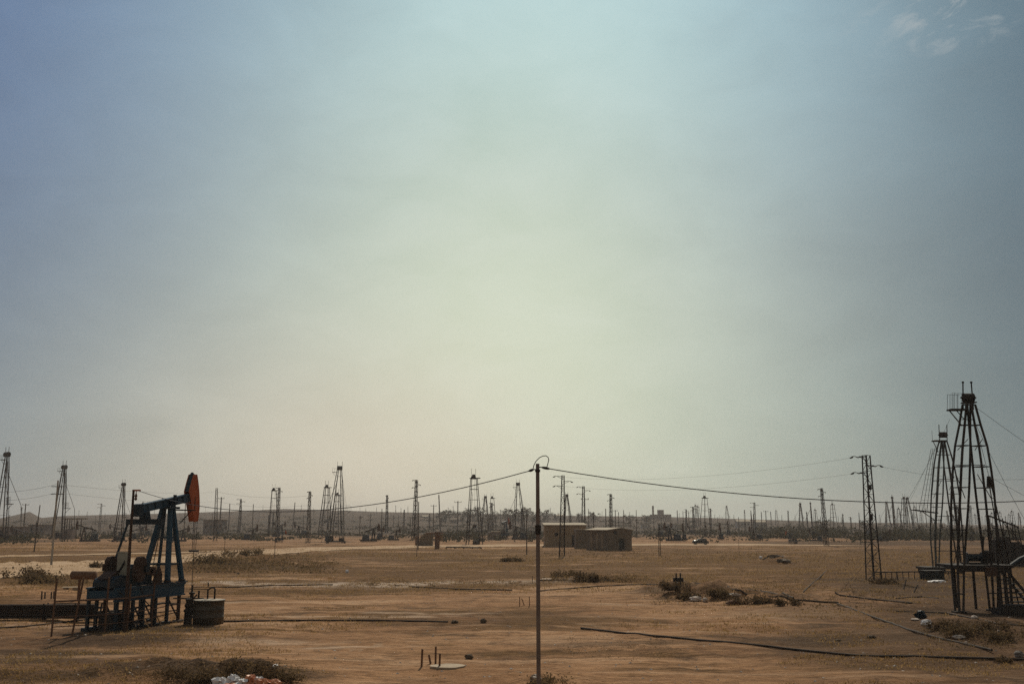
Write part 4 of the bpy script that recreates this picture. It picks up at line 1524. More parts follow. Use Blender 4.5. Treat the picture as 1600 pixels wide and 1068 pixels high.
mb.bar(L1(1540.5, 897), (L1(1540.5, 897).x, L1(1540.5, 897).y, -0.1), 0.025)
mb.build('standpipe', M['steel'], D1)

# winch and engine on the work floor
fz = (cc.z + base.z) + 0.05
g = at(1523, 880, YD + 1.2)
wn_ = thing('winch', 'oily winch with dark blue drum on the work floor of the nearest derrick', 'winch', (g.x, g.y, fz))
mb = MB()
mb.bar((-0.5, 0, 0.45), (0.5, 0, 0.45), 0.27, 14)
mb.build('drum', M['darkblue'], wn_)
for x in (-0.56, 0.56):
    mb = MB()
    mb.bar((x - 0.05, 0, 0.45), (x + 0.05, 0, 0.45), 0.38, 16)
    mb.build('drum_flange', M['darkblue'], wn_)
mb = MB()
mb.box((0, 0, 0.06), (1.5, 0.9, 0.12))
mb.bar((0.62, 0.2, 0.1), (0.85, 0.2, 1.9), 0.07, 6)
mb.box((1.05, 0, 0.5), (0.5, 0.6, 0.9))
mb.build('winch_frame', M['steel'], wn_)

# stairs at the right edge
g = gp(1574, 948)
st_ = thing('steel_stairs', 'dark steel stair frame with open treads at the right picture edge', 'stairs', g)
mb = MB()
hh = 2.65
mb.bar((0, 0, -0.1), (0, 0, hh), 0.13, 6)
mb.bar((0, 1.1, -0.1), (0, 1.1, hh), 0.10, 6)
mb.build('stair_post', M['steel'], st_)
for yy in (0.0, 1.1):
    mb = MB()
    mb.bar((0.15, yy, hh), (2.3, yy, -0.1), 0.11)
    mb.build('stringer', M['steel'], st_)
for i in range(7):
    mb = MB()
    z = 0.35 + i * 0.32
    x = 2.3 - z * 2.15 / hh - 0.1
    mb.box((x * 0.5 + 0.0, 0.55, z), (x, 1.0, 0.05))
    mb.build('tread', M['steel'], st_)
mb = MB()
mb.tube([(0.0, 0.0, hh), (0.5, 0, hh + 0.3), (1.2, 0, hh + 0.75), (2.2, 0, hh + 1.15), (3.6, 0, hh + 1.45)], 0.16, 8)
mb.build('feed_pipe', M['darkblue'], st_)
g = gp(1592, 962)
mb = MB()
mb.box((g.x, g.y + 0.6, g.z + 0.22), (2.4, 1.3, 0.5), 0.05)
mb.box((g.x + 0.1, g.y + 0.6, g.z + 0.58), (1.8, 0.9, 0.24), 0.05)
tag(mb.build('steel_skid', M['steel']), 'low black steel skid on the ground below the stairs', 'skid')

# dark engine unit behind the nearest derrick
g = gp(1578, 884)
Ys = g.y
sh = thing('engine_unit', 'black irregular engine unit low behind the right foot of the nearest derrick', 'machinery', g)
k = Ys / F
for (x, w_, yt, d_) in ((-18, 9, 842, 1.8), (-5, 12, 838, 2.0), (11, 10, 846, 2.0), (26, 14, 850, 2.4)):
    mb = MB()
    hb = (884 - yt) * k
    x, w_ = x + 0.0, w_
    mb.box((x * k, 0.3, hb / 2 + 0.05), (w_ * k, d_, hb - 0.4), 0.04 * x / 9, 0.9)
    mb.build('engine_block', M['steel'], sh)
mb = MB()
mb.bar((-25 * k, 0.2, (884 - 808) * k), (22 * k, 0.6, (884 - 826) * k), 0.14)
mb.bar((-25 * k, 0.2, (884 - 808) * k), (-23 * k, 0.2, 0.2), 0.11)
mb.bar((-4 * k, 0.4, (884 - 815) * k), (30 * k, -1.5, 0.1), 0.08)
mb.build('boom', M['steel'], sh)
for (xa, ya, xb, yb) in ((-27, 826, 26, 834), (-27, 842, 30, 844), (-14, 884, -10, 812), (4, 884, 6, 820), (20, 884, 22, 824), (-27, 884, 4, 830), (32, 884, 10, 826)):
    mb = MB()
    mb.bar((xa * k, -0.9, max(0.1, (884 - ya) * k)), (xb * k, 0.9, (884 - yb) * k), 0.085)
    mb.build('frame_bar', M['steel'], sh)
for (x, yt) in ((-2, 812), (12, 818), (16, 821)):
    mb = MB()
    mb.bar((x * k, 0.6, (884 - 845) * k), (x * k, 0.6, (884 - yt) * k), 0.08, 8)
    mb.build('exhaust_pipe', M['steel'], sh)
mb = MB()
mb.box((2 * k, 0.3, 0.18), (64 * k, 3.0, 0.36))
mb.build('skid_base', M['steel'], sh)

# second big derrick
Y2 = gp(1480, 895).y
b0 = at(1480, HOR, Y2)
base2 = Vector((b0.x, Y2, H(b0.x, Y2)))
D2 = thing('oil_derrick', 'second big derrick, seen just left of the nearest one', 'derrick', base2, 0, 'big lattice derricks at right')


def L2(x, y, Y=Y2):
    return at(x, y, Y) - base2


for pts in (((1463, 897, .40), (1461, 840, .75), (1464, 778, .95), (1467, 722, .8), (1471, 690, .4)),
            ((1503, 897, .40), (1497, 840, .75), (1489, 765, .95), (1482, 722, .8), (1476, 690, .4))):
    mb = MB()
    path = [(L2(x, y), wd) for (x, y, wd) in pts]
    path[0][0].z = -0.1
    mb.truss(path, 10, 0.092, 0.045, turn=0.3, diag=False)
    for (i0, w0_) in ((0, 1), (1, -1), (2, 1)):
        pa_, pb_ = path[i0], path[i0 + 1]
        mb.bar(pa_[0] + Vector((-w0_ * pa_[1] * 0.45, 0, 0)), pa_[0].lerp(pb_[0], 0.5) + Vector((w0_ * pa_[1] * 0.45, 0, 0)), 0.035)
    lg = mb.build('leg', M['steelgreen'] if pts[0][0] < 1470 else M['steel'], D2)
for (xa, xb, y) in ((1464, 1488, 748), (1462, 1494, 806), (1468, 1480, 705), (1460, 1500, 860)):
    mb = MB()
    mb.bar(L2(xa, y), L2(xb, y), 0.05)
    mb.build('cross_tie', M['steel'], D2)
c = L2(1473.5, 679)
mb = MB()
mb.bar(c - Vector((0.38, 0, 0)), c + Vector((0.38, 0, 0)), 0.36, 14)
mb.bar(c - Vector((0.6, 0, 0)), c + Vector((0.6, 0, 0)), 0.07, 8)
mb.build('crown_block', M['steel'], D2)
for (xa, ya, xb, yb) in ((1467, 663, 1468, 692), (1479.5, 663, 1480, 692)):
    mb = MB()
    mb.bar(L2(xb, yb), L2(xa, ya), 0.05, 6)
    mb.build('horn', M['steel'], D2)
mb = MB()
a, b2 = L2(1458, 689), L2(1478, 688)
mb.box((a + b2) / 2, ((b2 - a).length, 1.0, 0.14))
mb.bar(a, L2(1466, 706), 0.05)
mb.bar(L2(1457, 689), L2(1456, 672), 0.02)
mb.build('crown_platform', M['steel'], D2)
mb = MB()
a, b2 = L2(1428, 796), L2(1466, 801)
mb.bar(a, b2, 0.09)
mb.bar(a + Vector((0, 0.8, 0)), b2 + Vector((0, 0.8, 0)), 0.07)
mb.bar(L2(1440, 798), L2(1462, 813), 0.06)
for i in range(8):
    v = L2(1428 + i * 4.4, 796 + i * 0.6)
    mb.bar(v, v + Vector((0, 0.8, 0)), 0.04)
    mb.bar(v, v + Vector((0, 0, 1.0)), 0.02)
mb.build('racking_board', M['steel'], D2)
for i in range(4):
    mb = MB()
    mb.bar(L2(1436 + i * 6, 797), L2(1455 + i * 2.6, 700), 0.028)
    mb.build('hanging_pipe', M['steel'], D2)
mb = MB()
for i in range(12):
    t_ = i / 12
    mb.bar(L2(1436 + 19 * t_, 797 - 97 * t_), L2(1454 + 9 * t_, 797 - 97 * t_), 0.014)
mb.build('ladder_rung', M['steel'], D2)
mb = MB()
a, b2 = L2(1444, 893), L2(1508, 893)
mb.box(((a.x + b2.x) / 2, 1.0, 0.62), (b2.x - a.x, 3.0, 0.25))
mb.box((a.x + 1.3, 0.9, 0.25), (2.4, 2.4, 0.8))
mb.build('base_frame', M['steel'], D2)

# guy wires of both derricks
wire(at(1526, 637, YD), Vector((70, 96, 0)), 0.6, 0.012, 'thin upper guy wire from the top of the nearest derrick to the right', 'guy wires of the big derricks', name='guy_wire')
wire(at(1526, 665, YD), gp(1720, 1000), 0.8, 0.012, 'steep guy wire from the nearest derrick down to the right', 'guy wires of the big derricks', name='guy_wire')
wire(at(1547, 745, YD), Vector((58, 80, 0.2)), 0.5, 0.011, 'lower guy wire from the right leg of the nearest derrick', 'guy wires of the big derricks', name='guy_wire')
wire(at(1464, 692, Y2), gp(1372, 873), 0.6, 0.012, 'thin guy wire from the second big derrick down to the left', 'guy wires of the big derricks', name='guy_wire')
wire(at(1484, 655, YD), gp(1300, 935), 1.2, 0.009, 'long faint guy wire from the nearest derrick far down to the left', 'guy wires of the big derricks', name='guy_wire')

# ---- big cross-armed lattice mast
g = gp(1365.5, 905)
g.z -= 0.05
tp = at(1351.5, 711, g.y)
hm = tp.z - g.z
BM = thing('power_mast', 'big lattice power mast with three crooked cross-arms left of the derricks', 'mast', g)
mb = MB()
mb.truss([((0, 0, -0.2), 1.15), ((0, 0, hm * 0.45), 0.86), ((0, 0, hm * 0.8), 0.66), ((0, 0, hm), 0.58)], 16, 0.080, 0.024, turn=0.5)
mb.build('mast_frame', M['steel'], BM)
for (y, d) in ((713, -1), (727, 1), (738, -1)):
    z = at(1351, y, g.y).z - g.z
    mb = MB()
    mb.bar((0, 0, z), (d * 0.8, 0, z), 0.075)
    mb.tube([(d * 0.5, 0, z), (d * 0.95, 0, z - 0.10), (d * 1.2, 0, z + 0.02), (d * 1.5, 0, z + 0.03), (d * 1.75, 0, z - 0.10)], [0.05, 0.07, 0.04, 0.045, 0.04], 6)
    mb.bar((0, 0, z - 0.45), (d * 0.75, 0, z - 0.02), 0.03)
    am = mb.build('cross_arm', M['steel'], BM)
    mb = MB()
    mb.tube([(d * 1.45, 0, z + 0.0), (d * 1.55, 0, z - 0.08), (d * 1.72, 0, z - 0.14), (d * 1.88, 0, z - 0.15)], [0.03, 0.085, 0.08, 0.03], 8)
    mb.build('insulator', M['steel'], am)
for bx_ in (((0.1, -0.2, hm * 0.74), (0.35, 0.3, 0.55)), ((0.05, -0.3, hm * 0.50), (0.25, 0.3, 0.7))):
    mb = MB()
    mb.box(*bx_)
    mb.build('switch_box', M['steel'], BM)
tipL = [Vector((g.x - 1.8, g.y, g.z + at(1351, y, g.y).z - g.z - 0.15)) for y in (713, 738)]
tipR = Vector((g.x + 1.8, g.y, at(1351, 727, g.y).z - 0.15))
far_t = [at(871, 744, 183), at(871, 758, 183), at(886, 752, 183)]
wire(tipL[0], far_t[0], 1.3, 0.011, 'faint upper power line from the big mast left towards the mast at the huts', 'faint power lines between the masts', name='power_line')
wire(tipL[1], far_t[1], 1.3, 0.011, 'faint lower power line from the big mast left towards the mast at the huts', 'faint power lines between the masts', name='power_line')
wire(tipR, at(1700, 742, 85), 0.8, 0.011, 'faint power line from the big mast running right behind the derricks', 'faint power lines between the masts', name='power_line')
YA = gp(89, 842).y
for (y0, y1, lab) in ((756, 766, 'upper'), (769, 781, 'lower')):
    wire(at(88, y0, 141), at(335, y1 + 2, 330), 0.8, 0.016, '%s faint power line behind the pumpjack from the pale pole' % lab, 'faint power lines on the left', name='power_line')
    wire(at(88, y0, 141), at(-40, y0 + 10, 150), 0.6, 0.016, '%s faint power line from the pale pole to the left edge' % lab, 'faint power lines on the left', name='power_line')
    wire(at(336, y1 + 1, 330), at(481, y1 + 8, 300), 1.2, 0.022, '%s faint power line between the two masts right of the pumpjack' % lab, 'faint power lines on the left', name='power_line')

# low pipe rack and dark box at the foot of the mast
g0, g1 = gp(1366, 905), gp(1492, 903)
rk = thing('pipe_fence', 'low fence of one long pipe on short posts right of the big mast', 'fence', (0, 0, 0))
zt = at(1400, 893, (g0.y + g1.y) / 2).z
mb = MB()
mb.bar((g0.x, g0.y, zt), (g1.x, g1.y, zt + 0.05), 0.065, 8)
mb.build('top_pipe', M['steel'], rk)
for i in range(15):
    t_ = i / 14
    x, y = g0.x + (g1.x - g0.x) * t_, g0.y + (g1.y - g0.y) * t_
    mb = MB()
    mb.bar((x, y, H(x, y) - 0.1), (x + random.uniform(-.05, .05), y, zt), 0.045 + 0.03 * (i % 4 == 0), 6)
    mb.build('post', M['wood'] if i % 3 else M['rustbrown'], rk)
g = gp(1461, 905)
bx = thing('steel_bin', 'low black steel bin at the foot of the second big derrick', 'bin', g, 0.1)
mb = MB()
mb.box((0, 0.6, 0.45), (2.1, 1.4, 0.9))
mb.build('bin_body', M['dark'], bx)
mb = MB()
mb.box((0, 0.6, 0.93), (2.25, 1.5, 0.08))
mb.build('bin_rim', M['steel'], bx)
g = gp(1465, 909)
mb = MB()
mb.blob((g.x, g.y, g.z + 0.06), (0.85, 0.5, 0.17), 3, 18, 8, 0.35)
tag(mb.build('plastic_sheet', M['white']), 'crumpled white sheet lying in front of the low black bin', 'sheet')
for (xa, ya, xb, yb, lab) in ((1416, 905, 1411, 921, 'slanting dark stake nearest the white sheet, left one of two'), (1434, 913, 1427, 925, 'slanting dark stake, right one of two before the low pipe fence')):
    g = gp(xb, yb)
    mb = MB()
    mb.bar((g.x, g.y, g.z - 0.1), at(xa, ya, g.y + 0.2), 0.06, 6)
    tag(mb.build('stake', M['wood']), lab, 'stake', 'slanting stakes before the pipe fence')

# ================================================================== BUILDINGS
def hut(name, label, x0, x1, ybase, ytop, depth, wmat, door=None, gable=0.0, rz=0.0, rooflift=0.25, hole=None, parapet=0.0, group=None):
    g = gp((x0 + x1) / 2, ybase)
    kx = g.y / F
    W = (x1 - x0) * kx
    Hh = at((x0 + x1) / 2, ytop, g.y).z - g.z
    root = thing(name, label, 'hut', g, rz, group)
    mb = MB()
    mb.box((0, depth / 2, Hh / 2 - 0.2), (W, depth, Hh + 0.4))
    if gable:
        mb.prism([(0.0, Hh), (depth, Hh), (depth * 0.45, Hh + gable)], lambda y, z, x: Vector((x, y, z)), -W / 2 + 0.01, W / 2 - 0.01)
    mb.build('wall', wmat, root)
    return root, W, Hh, kx


rt, W, Hh, k = hut('brick_hut', 'brown flat-roofed hut with one dark doorway, the left of two huts', 852, 915, 854, 820.5, 11.0, M['wall'], group='brown huts right of the centre pole')
mb = MB()
mb.prism([(-0.35, Hh + 0.02), (11.3, Hh + 0.55), (11.3, Hh + 0.72), (-0.35, Hh + 0.2)], lambda y, z, x: Vector((x, y, z)), -W / 2 - 0.3, W / 2 + 0.3)
mb.build('roof', M['roof'], rt)
mb = MB()
mb.box((-W / 2 + (898.5 - 852) * k, -0.03, 1.45), (9.5 * k, 0.14, 2.95))
mb.build('door', M['dark'], rt)
mb = MB()
mb.box((-W / 2 + (898.5 - 852) * k, -0.05, 3.02), (12 * k, 0.2, 0.2))
mb.build('door_lintel', M['wallgrey'], rt)
mb = MB()
mb.box((-W / 2 + 3.0, -0.02, 3.2), (0.9, 0.1, 0.8))
mb.build('window', M['dark'], rt)

# right hut: turned so that its gabled end shows
gA, gB, gC = gp(915, 856), gp(950, 860), gp(985, 858.5)
Hh2 = at(950, 828, gB.y).z - gB.z
ang = math.atan2(gC.y - gB.y + 2.0, gC.x - gB.x)
Wg = 6.3
Ld = 9.5
rh = thing('brick_hut', 'grey-brown hut with pale gabled roof, the right of two huts', 'hut', gB, R(26), 'brown huts right of the centre pole')
mb = MB()
mb.box((Wg / 2, Ld / 2, Hh2 / 2 - 0.3), (Wg, Ld, Hh2 + 0.6))
mb.prism([(0, Hh2), (Wg, Hh2), (Wg / 2, Hh2 + 0.42)], lambda x, z, y: Vector((x, y, z)), 0.0, Ld)
mb.build('wall', M['wallgrey'], rh)
mb = MB()
for (xa, xb) in ((-0.35, Wg / 2), (Wg + 0.35, Wg / 2)):
    za, zb = Hh2 - 0.03, Hh2 + 0.46
    pr = [(xa, za), (xb, zb), (xb, zb + 0.14), (xa, za + 0.14)]
    mb.prism(pr if xa < 3 else pr[::-1], lambda x, z, y: Vector((x, y, z)), -0.3, Ld + 0.3)
mb.build('roof', M['roof'], rh)
mb = MB()
mb.box((1.9, -0.02, 4.0), (0.7, 0.1, 0.75))
mb.build('vent_hole', M['dark'], rh)
mb = MB()
mb.box((3.6, -0.03, 1.3), (1.3, 0.12, 2.6))
mb.build('door', M['dark'], rh)
for y in (2.2, 4.6, 7.0):
    mb = MB()
    mb.box((-0.03, y, 2.1), (0.14, 0.9, 3.6))
    mb.build('wall_pier', M['wall'], rh)
# link between the two huts
gl = gp(917, 857)
mb = MB()
mb.box((gl.x + 0.9, gl.y + 6.5, gl.z + 2.2), (6.6, 7, 4.7))
tag(mb.build('link_wall', M['wallgrey']), 'dark blank wall joining the two brown huts', 'wall')

# brown shed with post at centre left
g = gp(665, 852.5)
k = g.y / F
shd = thing('shed', 'small grey shed with a brown lean-to roof behind the road left of centre', 'shed', g)
mb = MB()
mb.prism([(-12 * k, -0.1), (10 * k, -0.1), (10 * k, 17 * k), (2 * k, 20 * k), (-8 * k, 14 * k)], lambda x, z, y: Vector((x, y, z)), 0, 3.5)
mb.build('wall', M['wallgrey'], shd)
mb = MB()
mb.box((13 * k, 1.8, 19.2 * k), (26 * k, 4, 0.35))
mb.build('lean_to_roof', M['rustbrown'], shd)
mb = MB()
mb.box((-13 * k, -0.3, 8 * k), (6 * k, 0.25, 14 * k))
mb.build('side_panel', M['rustbrown'], shd)
mb = MB()
mb.box((20 * k, 3.0, 12 * k), (12 * k, 0.3, 10 * k))
mb.build('back_panel', M['wall'], shd)
g = gp(683, 857)
mb = MB()
mb.box((g.x, g.y, g.z + 11 * k), (6 * k, 0.9, 22 * k), 0.2)
mb.box((g.x, g.y, g.z + 22.3 * k), (6.6 * k, 1.0, 0.12), 0.2)
tag(mb.build('brick_post', M['rustbrown']), 'stout rust-brown brick post beside the small grey shed', 'post')
a, b2 = gp(697, 856.5), gp(752, 857)
mb = MB()
mb.bar((a.x, a.y, a.z + 0.35), (b2.x, b2.y, b2.z + 0.3), 0.16, 8)
for i in range(5):
    v = a.lerp(b2, i / 4)
    mb.box((v.x, v.y, v.z + 0.1), (0.3, 0.5, 0.35))
tag(mb.build('road_pipe', M['pipe']), 'dark pipe lying along the road right of the brick post', 'pipe')

# low dark shed by the far pumpjack
g = gp(772, 843)
k = g.y / F
sd2 = thing('shed', 'low dark shed with a pale roof edge beside the far pumpjack', 'shed', g)
mb = MB()
mb.box((0, 2, 6 * k - 0.1), (20 * k, 5, 12 * k))
mb.build('wall', M['houseb'], sd2)
mb = MB()
mb.box((2 * k, 2, 12.6 * k), (14 * k, 5.4, 0.3))
mb.build('roof', M['roof'], sd2)
mb = MB()
mb.box((5 * k, -0.55, 5 * k), (4 * k, 0.2, 7 * k))
mb.build('door', M['greyplate'], sd2)


def house(name, label, x0, x1, ytop, Y, wm, group=None, depth=10.0, roofh=0.0, wins=3, cat='house'):
    u = at((x0 + x1) / 2, HOR, Y)
    z = H(u.x, Y)
    kk = Y / F
    W_ = (x1 - x0) * kk
    h_ = at((x0 + x1) / 2, ytop, Y).z - z
    rt_ = thing(name, label, cat, (u.x, Y, z), 0, group)
    mb_ = MB()
    mb_.box((0, depth / 2, h_ / 2 - 1), (W_, depth, h_ + 2))
    mb_.build('wall', wm, rt_)
    mb_ = MB()
    if roofh:
        mb_.prism([(-0.4, h_ - 0.05), (depth + 0.4, h_ - 0.05), (depth / 2, h_ + roofh)], lambda y, zz, x: Vector((x, y, zz)), -W_ / 2 - 0.4, W_ / 2 + 0.4)
    else:
        mb_.box((0, depth / 2, h_ + 0.15), (W_ + 0.6, depth + 0.6, 0.3))
    mb_.build('roof', M['roof'] if wm is not M['houseb'] else M['wallgrey'], rt_)
    for i in range(wins):
        mb_ = MB()
        mb_.box((-W_ / 2 + W_ * (i + 0.5) / wins, -0.03, h_ * 0.55), (W_ / wins * 0.35, 0.14, min(1.6, h_ * 0.35)))
        mb_.build('window', M['dark'], rt_)
    return rt_


GH = 'small houses on the far plain'
tw = house('town_block', 'dark far town block with a taller tower on the skyline', 1019, 1049, 803.5, 1250, M['houseb'], None, 18, 0, 6, 'building')
k = 1250 / F
for (xc, wpx, yt, nm) in ((1033.5, 8, 796, 'tower'), (1021.5, 2.4, 789.5, 'chimney')):
    mb = MB()
    u = at(xc, yt, 1250)
    hh = u.z - tw.location.z
    mb.box((u.x - tw.location.x, 8, hh / 2), (wpx * k, 12 if wpx > 4 else 2.5, hh))
    mb.build(nm, M['houseb'], tw)
house('far_house', 'pale low house on the plain under the dark town block', 1003, 1016, 818, 800, M['housew'], GH, 8, 0, 3)
house('far_house', 'long pale low house right below the dark town block', 1030, 1058, 818.5, 780, M['housew'], GH, 8, 0, 5)
house('far_house', 'pale house left of the leaning skyline pole', 1152, 1172, 814, 850, M['housew'], GH, 9, 1.5, 4)
house('far_house', 'pale house right of the leaning skyline pole', 1182, 1197, 815, 820, M['housew'], GH, 9, 1.5, 3)
house('far_house', 'pale house on the rise between the two nearest huts and the sky', 866, 882, 805, 1150, M['housew'], GH, 9, 1.2, 4)
house('far_house', 'pale house on the slope behind the big square tower', 660, 668, 806, 1150, M['housew'], GH, 9, 1.2, 2)
house('far_house', 'small pale house on the slope left of the big square tower', 688, 697, 809, 1000, M['housew'], GH, 8, 1.2, 2)
house('far_house', 'brown house on the slope between two poles left of centre', 704, 714, 811, 950, M['houseb'], GH, 8, 1.2, 2)
house('low_building', 'low bluish building at the left edge behind dark bushes', -30, 26, 823, 420, M['houseb'], GH, 12, 0, 6, 'building')
house('low_building', 'low dark building right of the edge derrick with pale roof', 45, 70, 820, 520, M['houseb'], GH, 12, 0, 3, 'building')
house('low_building', 'low dark building behind the pumpjack horse head', 318, 347, 812, 560, M['houseb'], GH, 10, 0, 4, 'building')
house('far_house', 'grey house in the trees seen between the nearest derrick legs', 1510, 1528, 826, 470, M['housew'], GH, 8, 0, 3)
# roof on posts beside the left derrick
g = gp(112, 842)
k = g.y / F
cn = thing('open_shelter', 'open flat roof on posts beside the derrick behind the pale pole', 'shelter', g)
mb = MB()
mb.box((0, 2, 31 * k), (30 * k, 5, 0.4))
mb.build('roof', M['wallgrey'], cn)
mb = MB()
for x in (-12, -9, 6):
    for y in (0, 4):
        mb.bar((x * k, y, -0.1), (x * k, y, 31 * k), 0.16)
mb.build('post', M['steel'], cn)
mb = MB()
mb.box((-8 * k, 2, 7 * k), (14 * k, 3, 14 * k))
mb.build('engine_box', M['houseb'], cn)

# ================================================================== CAR
g = gp(1094.5, 850.5)
g.z += 0.06
car = thing('parked_car', 'dark car with a glinting windscreen on the pale track', 'car', g, R(176))
mb = MB()
side = [(-2.25, 0.35), (2.2, 0.35), (2.28, 0.6), (2.2, 0.92), (1.2, 1.02), (-1.9, 1.05), (-2.25, 0.95), (-2.3, 0.6)]
mb.prism(side, lambda x, z, y: Vector((x, y, z)), -0.88, 0.88)
mb.build('body', M['carpaint'], car)
mb = MB()
mb.blob((1.45, 0, 0.98), (0.78, 0.86, 0.30), 0, 32, 16, 0.0)
mb.build('bonnet', M['gloss'], car, True)
mb = MB()
mb.prism([(-1.95, 1.04), (1.1, 1.01), (0.45, 1.62), (-0.2, 1.72), (-1.4, 1.70)], lambda x, z, y: Vector((x, y * (0.80 if z > 1.3 else 0.86), z)), -1, 1)
mb.build('cabin', M['carpaint'], car)
mb = MB()
mb.prism([(1.06, 1.06), (0.50, 1.59), (0.53, 1.61), (1.12, 1.06)], lambda x, z, y: Vector((x, y, z)), -0.74, 0.74)
mb.build('windscreen', M['glass'], car)
for s in (-1, 1):
    mb = MB()
    mb.prism([(-1.7, 1.1), (0.85, 1.1), (0.38, 1.56), (-1.35, 1.6)], lambda x, z, y: Vector((x, y, z)), s * 0.80, s * 0.868)
    mb.build('side_window', M['glass'], car)
    mb = MB()
    mb.bar((2.2, s * 0.62, 0.72), (2.27, s * 0.62, 0.72), 0.12, 10)
    mb.build('headlight', M['zinc'], car)
    for x in (-1.4, 1.4):
        mb = MB()
        mb.bar((x, s * 0.70, 0.33), (x, s * 0.92, 0.33), 0.34, 16)
        wl = mb.build('wheel', M['tyre'], car)
        mb = MB()
        mb.bar((x, s * 0.921, 0.33), (x, s * 0.94, 0.33), 0.18, 12)
        mb.build('rim', M['greyplate'], wl)

# ================================================================== PIPES, STUBS, LITTER
def gpipe(pts, r, label, mat='pipe', lift=0.0, group='pipelines on the ground'):
    v = []
    for i in range(len(pts) - 1):
        a_, b_ = gp(*pts[i]), gp(*pts[i + 1])
        n_ = 10
        for j in range(n_ + (i == len(pts) - 2)):
            p_ = a_.lerp(b_, j / n_)
            v.append(Vector((p_.x, p_.y, H(p_.x, p_.y) + r * 0.75 + lift)))
    # a stiff pipe follows the ground only loosely
    zs = [q_.z for q_ in v]
    for i in range(len(v)):
        lo, hi = max(0, i - 6), min(len(v), i + 7)
        v[i].z = max(sum(zs[lo:hi]) / (hi - lo), zs[i] - 0.03)
    mb_ = MB()
    mb_.tube(v, r, 8)
    return tag(mb_.build('pipeline', M[mat]), label, 'pipe', group)


gpipe([(345, 971), (470, 969.5), (600, 969.5), (700, 971.5)], 0.055, 'dark pipe on the ground running right from the round tank')
gpipe([(908, 982), (1000, 990), (1100, 1001), (1200, 1011), (1350, 1024), (1480, 1028), (1700, 1031)], 0.06, 'long dark pipe crossing the lower right foreground')
gpipe([(1308, 944), (1360, 962), (1420, 984), (1480, 1000), (1550, 1019)], 0.06, 'slanting pipe above the long dark pipe at lower right')
gpipe([(840, 924), (930, 916), (1010, 912.5), (1060, 911)], 0.06, 'thin pipe from the centre pole to the stub posts on the dirt pile')
gpipe([(840, 906.5), (900, 907), (960, 908)], 0.06, 'short dark pipe in the scrub right of the centre pole')
gpipe([(1062, 908), (1120, 916), (1190, 925), (1240, 936)], 0.07, 'upper pipe running right from the stub posts on the dirt pile')
gpipe([(1085, 913), (1150, 921), (1230, 934), (1310, 942)], 0.07, 'lower pipe running right behind the pale boulder')
gpipe([(1305, 925), (1365, 937), (1425, 943)], 0.06, 'dark pipe on the dirt in front of the big power mast')
gpipe([(1255, 925), (1272, 908), (1292, 891)], 0.05, 'thin pipe pointing away across the dry grass at right')
gpipe([(1400, 935), (1440, 932), (1466, 934.5)], 0.05, 'short pipe before the low pipe fence')
gpipe([(1400, 955), (1480, 958), (1560, 975), (1640, 981)], 0.05, 'pipe passing below the feet of the nearest derrick')
gpipe([(-20, 982), (40, 979), (90, 973), (152, 966)], 0.05, 'thin pipe in front of the stacked pipes at left')
gpipe([(300, 916.5), (360, 918), (420, 914.5), (520, 914)], 0.06, 'dark pipe half buried in the salty ditch right of the pumpjack')
gpipe([(640, 917), (720, 921), (800, 922)], 0.06, 'dark pipe half buried in the salty ditch left of the centre pole')

# concrete pad with pipe stubs
g = gp(699, 1043)
mb = MB()
rd = random.Random(5)
pr = []
for i in range(18):
    t_ = 2 * math.pi * i / 18
    q_ = 1 + rd.uniform(-0.10, 0.10)
    pr.append((0.72 * q_ * math.cos(t_), 0.62 * q_ * math.sin(t_)))
mb.prism(pr, lambda x, y, z: Vector((g.x + x, g.y + 0.25 + y, g.z + z)), -0.1, 0.07)
tag(mb.build('concrete_pad', M['concrete']), 'pale broken concrete pad round the rusty pipe stubs in the foreground', 'pad')
for (xa, ya, xb, yb, r0, lab) in ((660, 1013, 658.5, 1041, 0.047, 'rusty pipe stub standing just left of the concrete pad'),
                                  (670, 1022, 674, 1036, 0.045, 'leaning rusty pipe stub, shortest at the concrete pad'),
                                  (681, 1009, 680.5, 1036, 0.043, 'tallest rusty pipe stub, behind the concrete pad'),
                                  (687.5, 1020, 686.5, 1042, 0.045, 'rusty pipe stub standing on the middle of the concrete pad')):
    p = gp(xb, yb)
    mb = MB()
    mb.bar((p.x, p.y, p.z - 0.15), at(xa, ya, p.y), r0, 10)
    tag(mb.build('pipe_stub', M['rustbrown']), lab, 'pipe', 'pipe stubs at the concrete pad')
for (xa, ya, xb, yb, lab) in ((812, 932, 812, 946, 'short brown stake, left of three left of the centre pole'), (815, 934, 820, 945, 'slanting brown stake, middle of three left of the centre pole'),
                              (827, 931.5, 827.5, 946, 'short brown stake, right of three beside the centre pole'), (832, 899, 832, 909, 'small dark stake by the scrub line left of the centre pole')):
    p = gp(xb, yb)
    mb = MB()
    mb.bar((p.x, p.y, p.z - 0.1), at(xa, ya, p.y), 0.035, 6)
    tag(mb.build('stake', M['rustbrown']), lab, 'stake', 'short stakes left of the centre pole')
for (x, lab) in ((1056.5, 'left stub post sticking up from the dark dirt pile'), (1063, 'right stub post sticking up from the dark dirt pile')):
    p = gp(x, 914)
    mb = MB()
    mb.bar((p.x, p.y, p.z - 0.2), at(x, 894.5, p.y), 0.07, 6)
    mb.box(at(x, 905, p.y), (0.5, 0.4, 0.35))
    tag(mb.build('stub_post', M['steel']), lab, 'post', 'stub posts on the dirt pile')


def rock(px, py, sx, sy, sz, mat, name, label, cat, group=None, seed=0, rough=0.28, sink=0.25):
    g_ = gp(px, py)
    mb_ = MB()
    mb_.blob((g_.x, g_.y + sy * 0.5, g_.z + sz * (1 - sink)), (sx, sy, sz), seed, 14, 9, rough)
    return tag(mb_.build(name, M[mat]), label, cat, group)


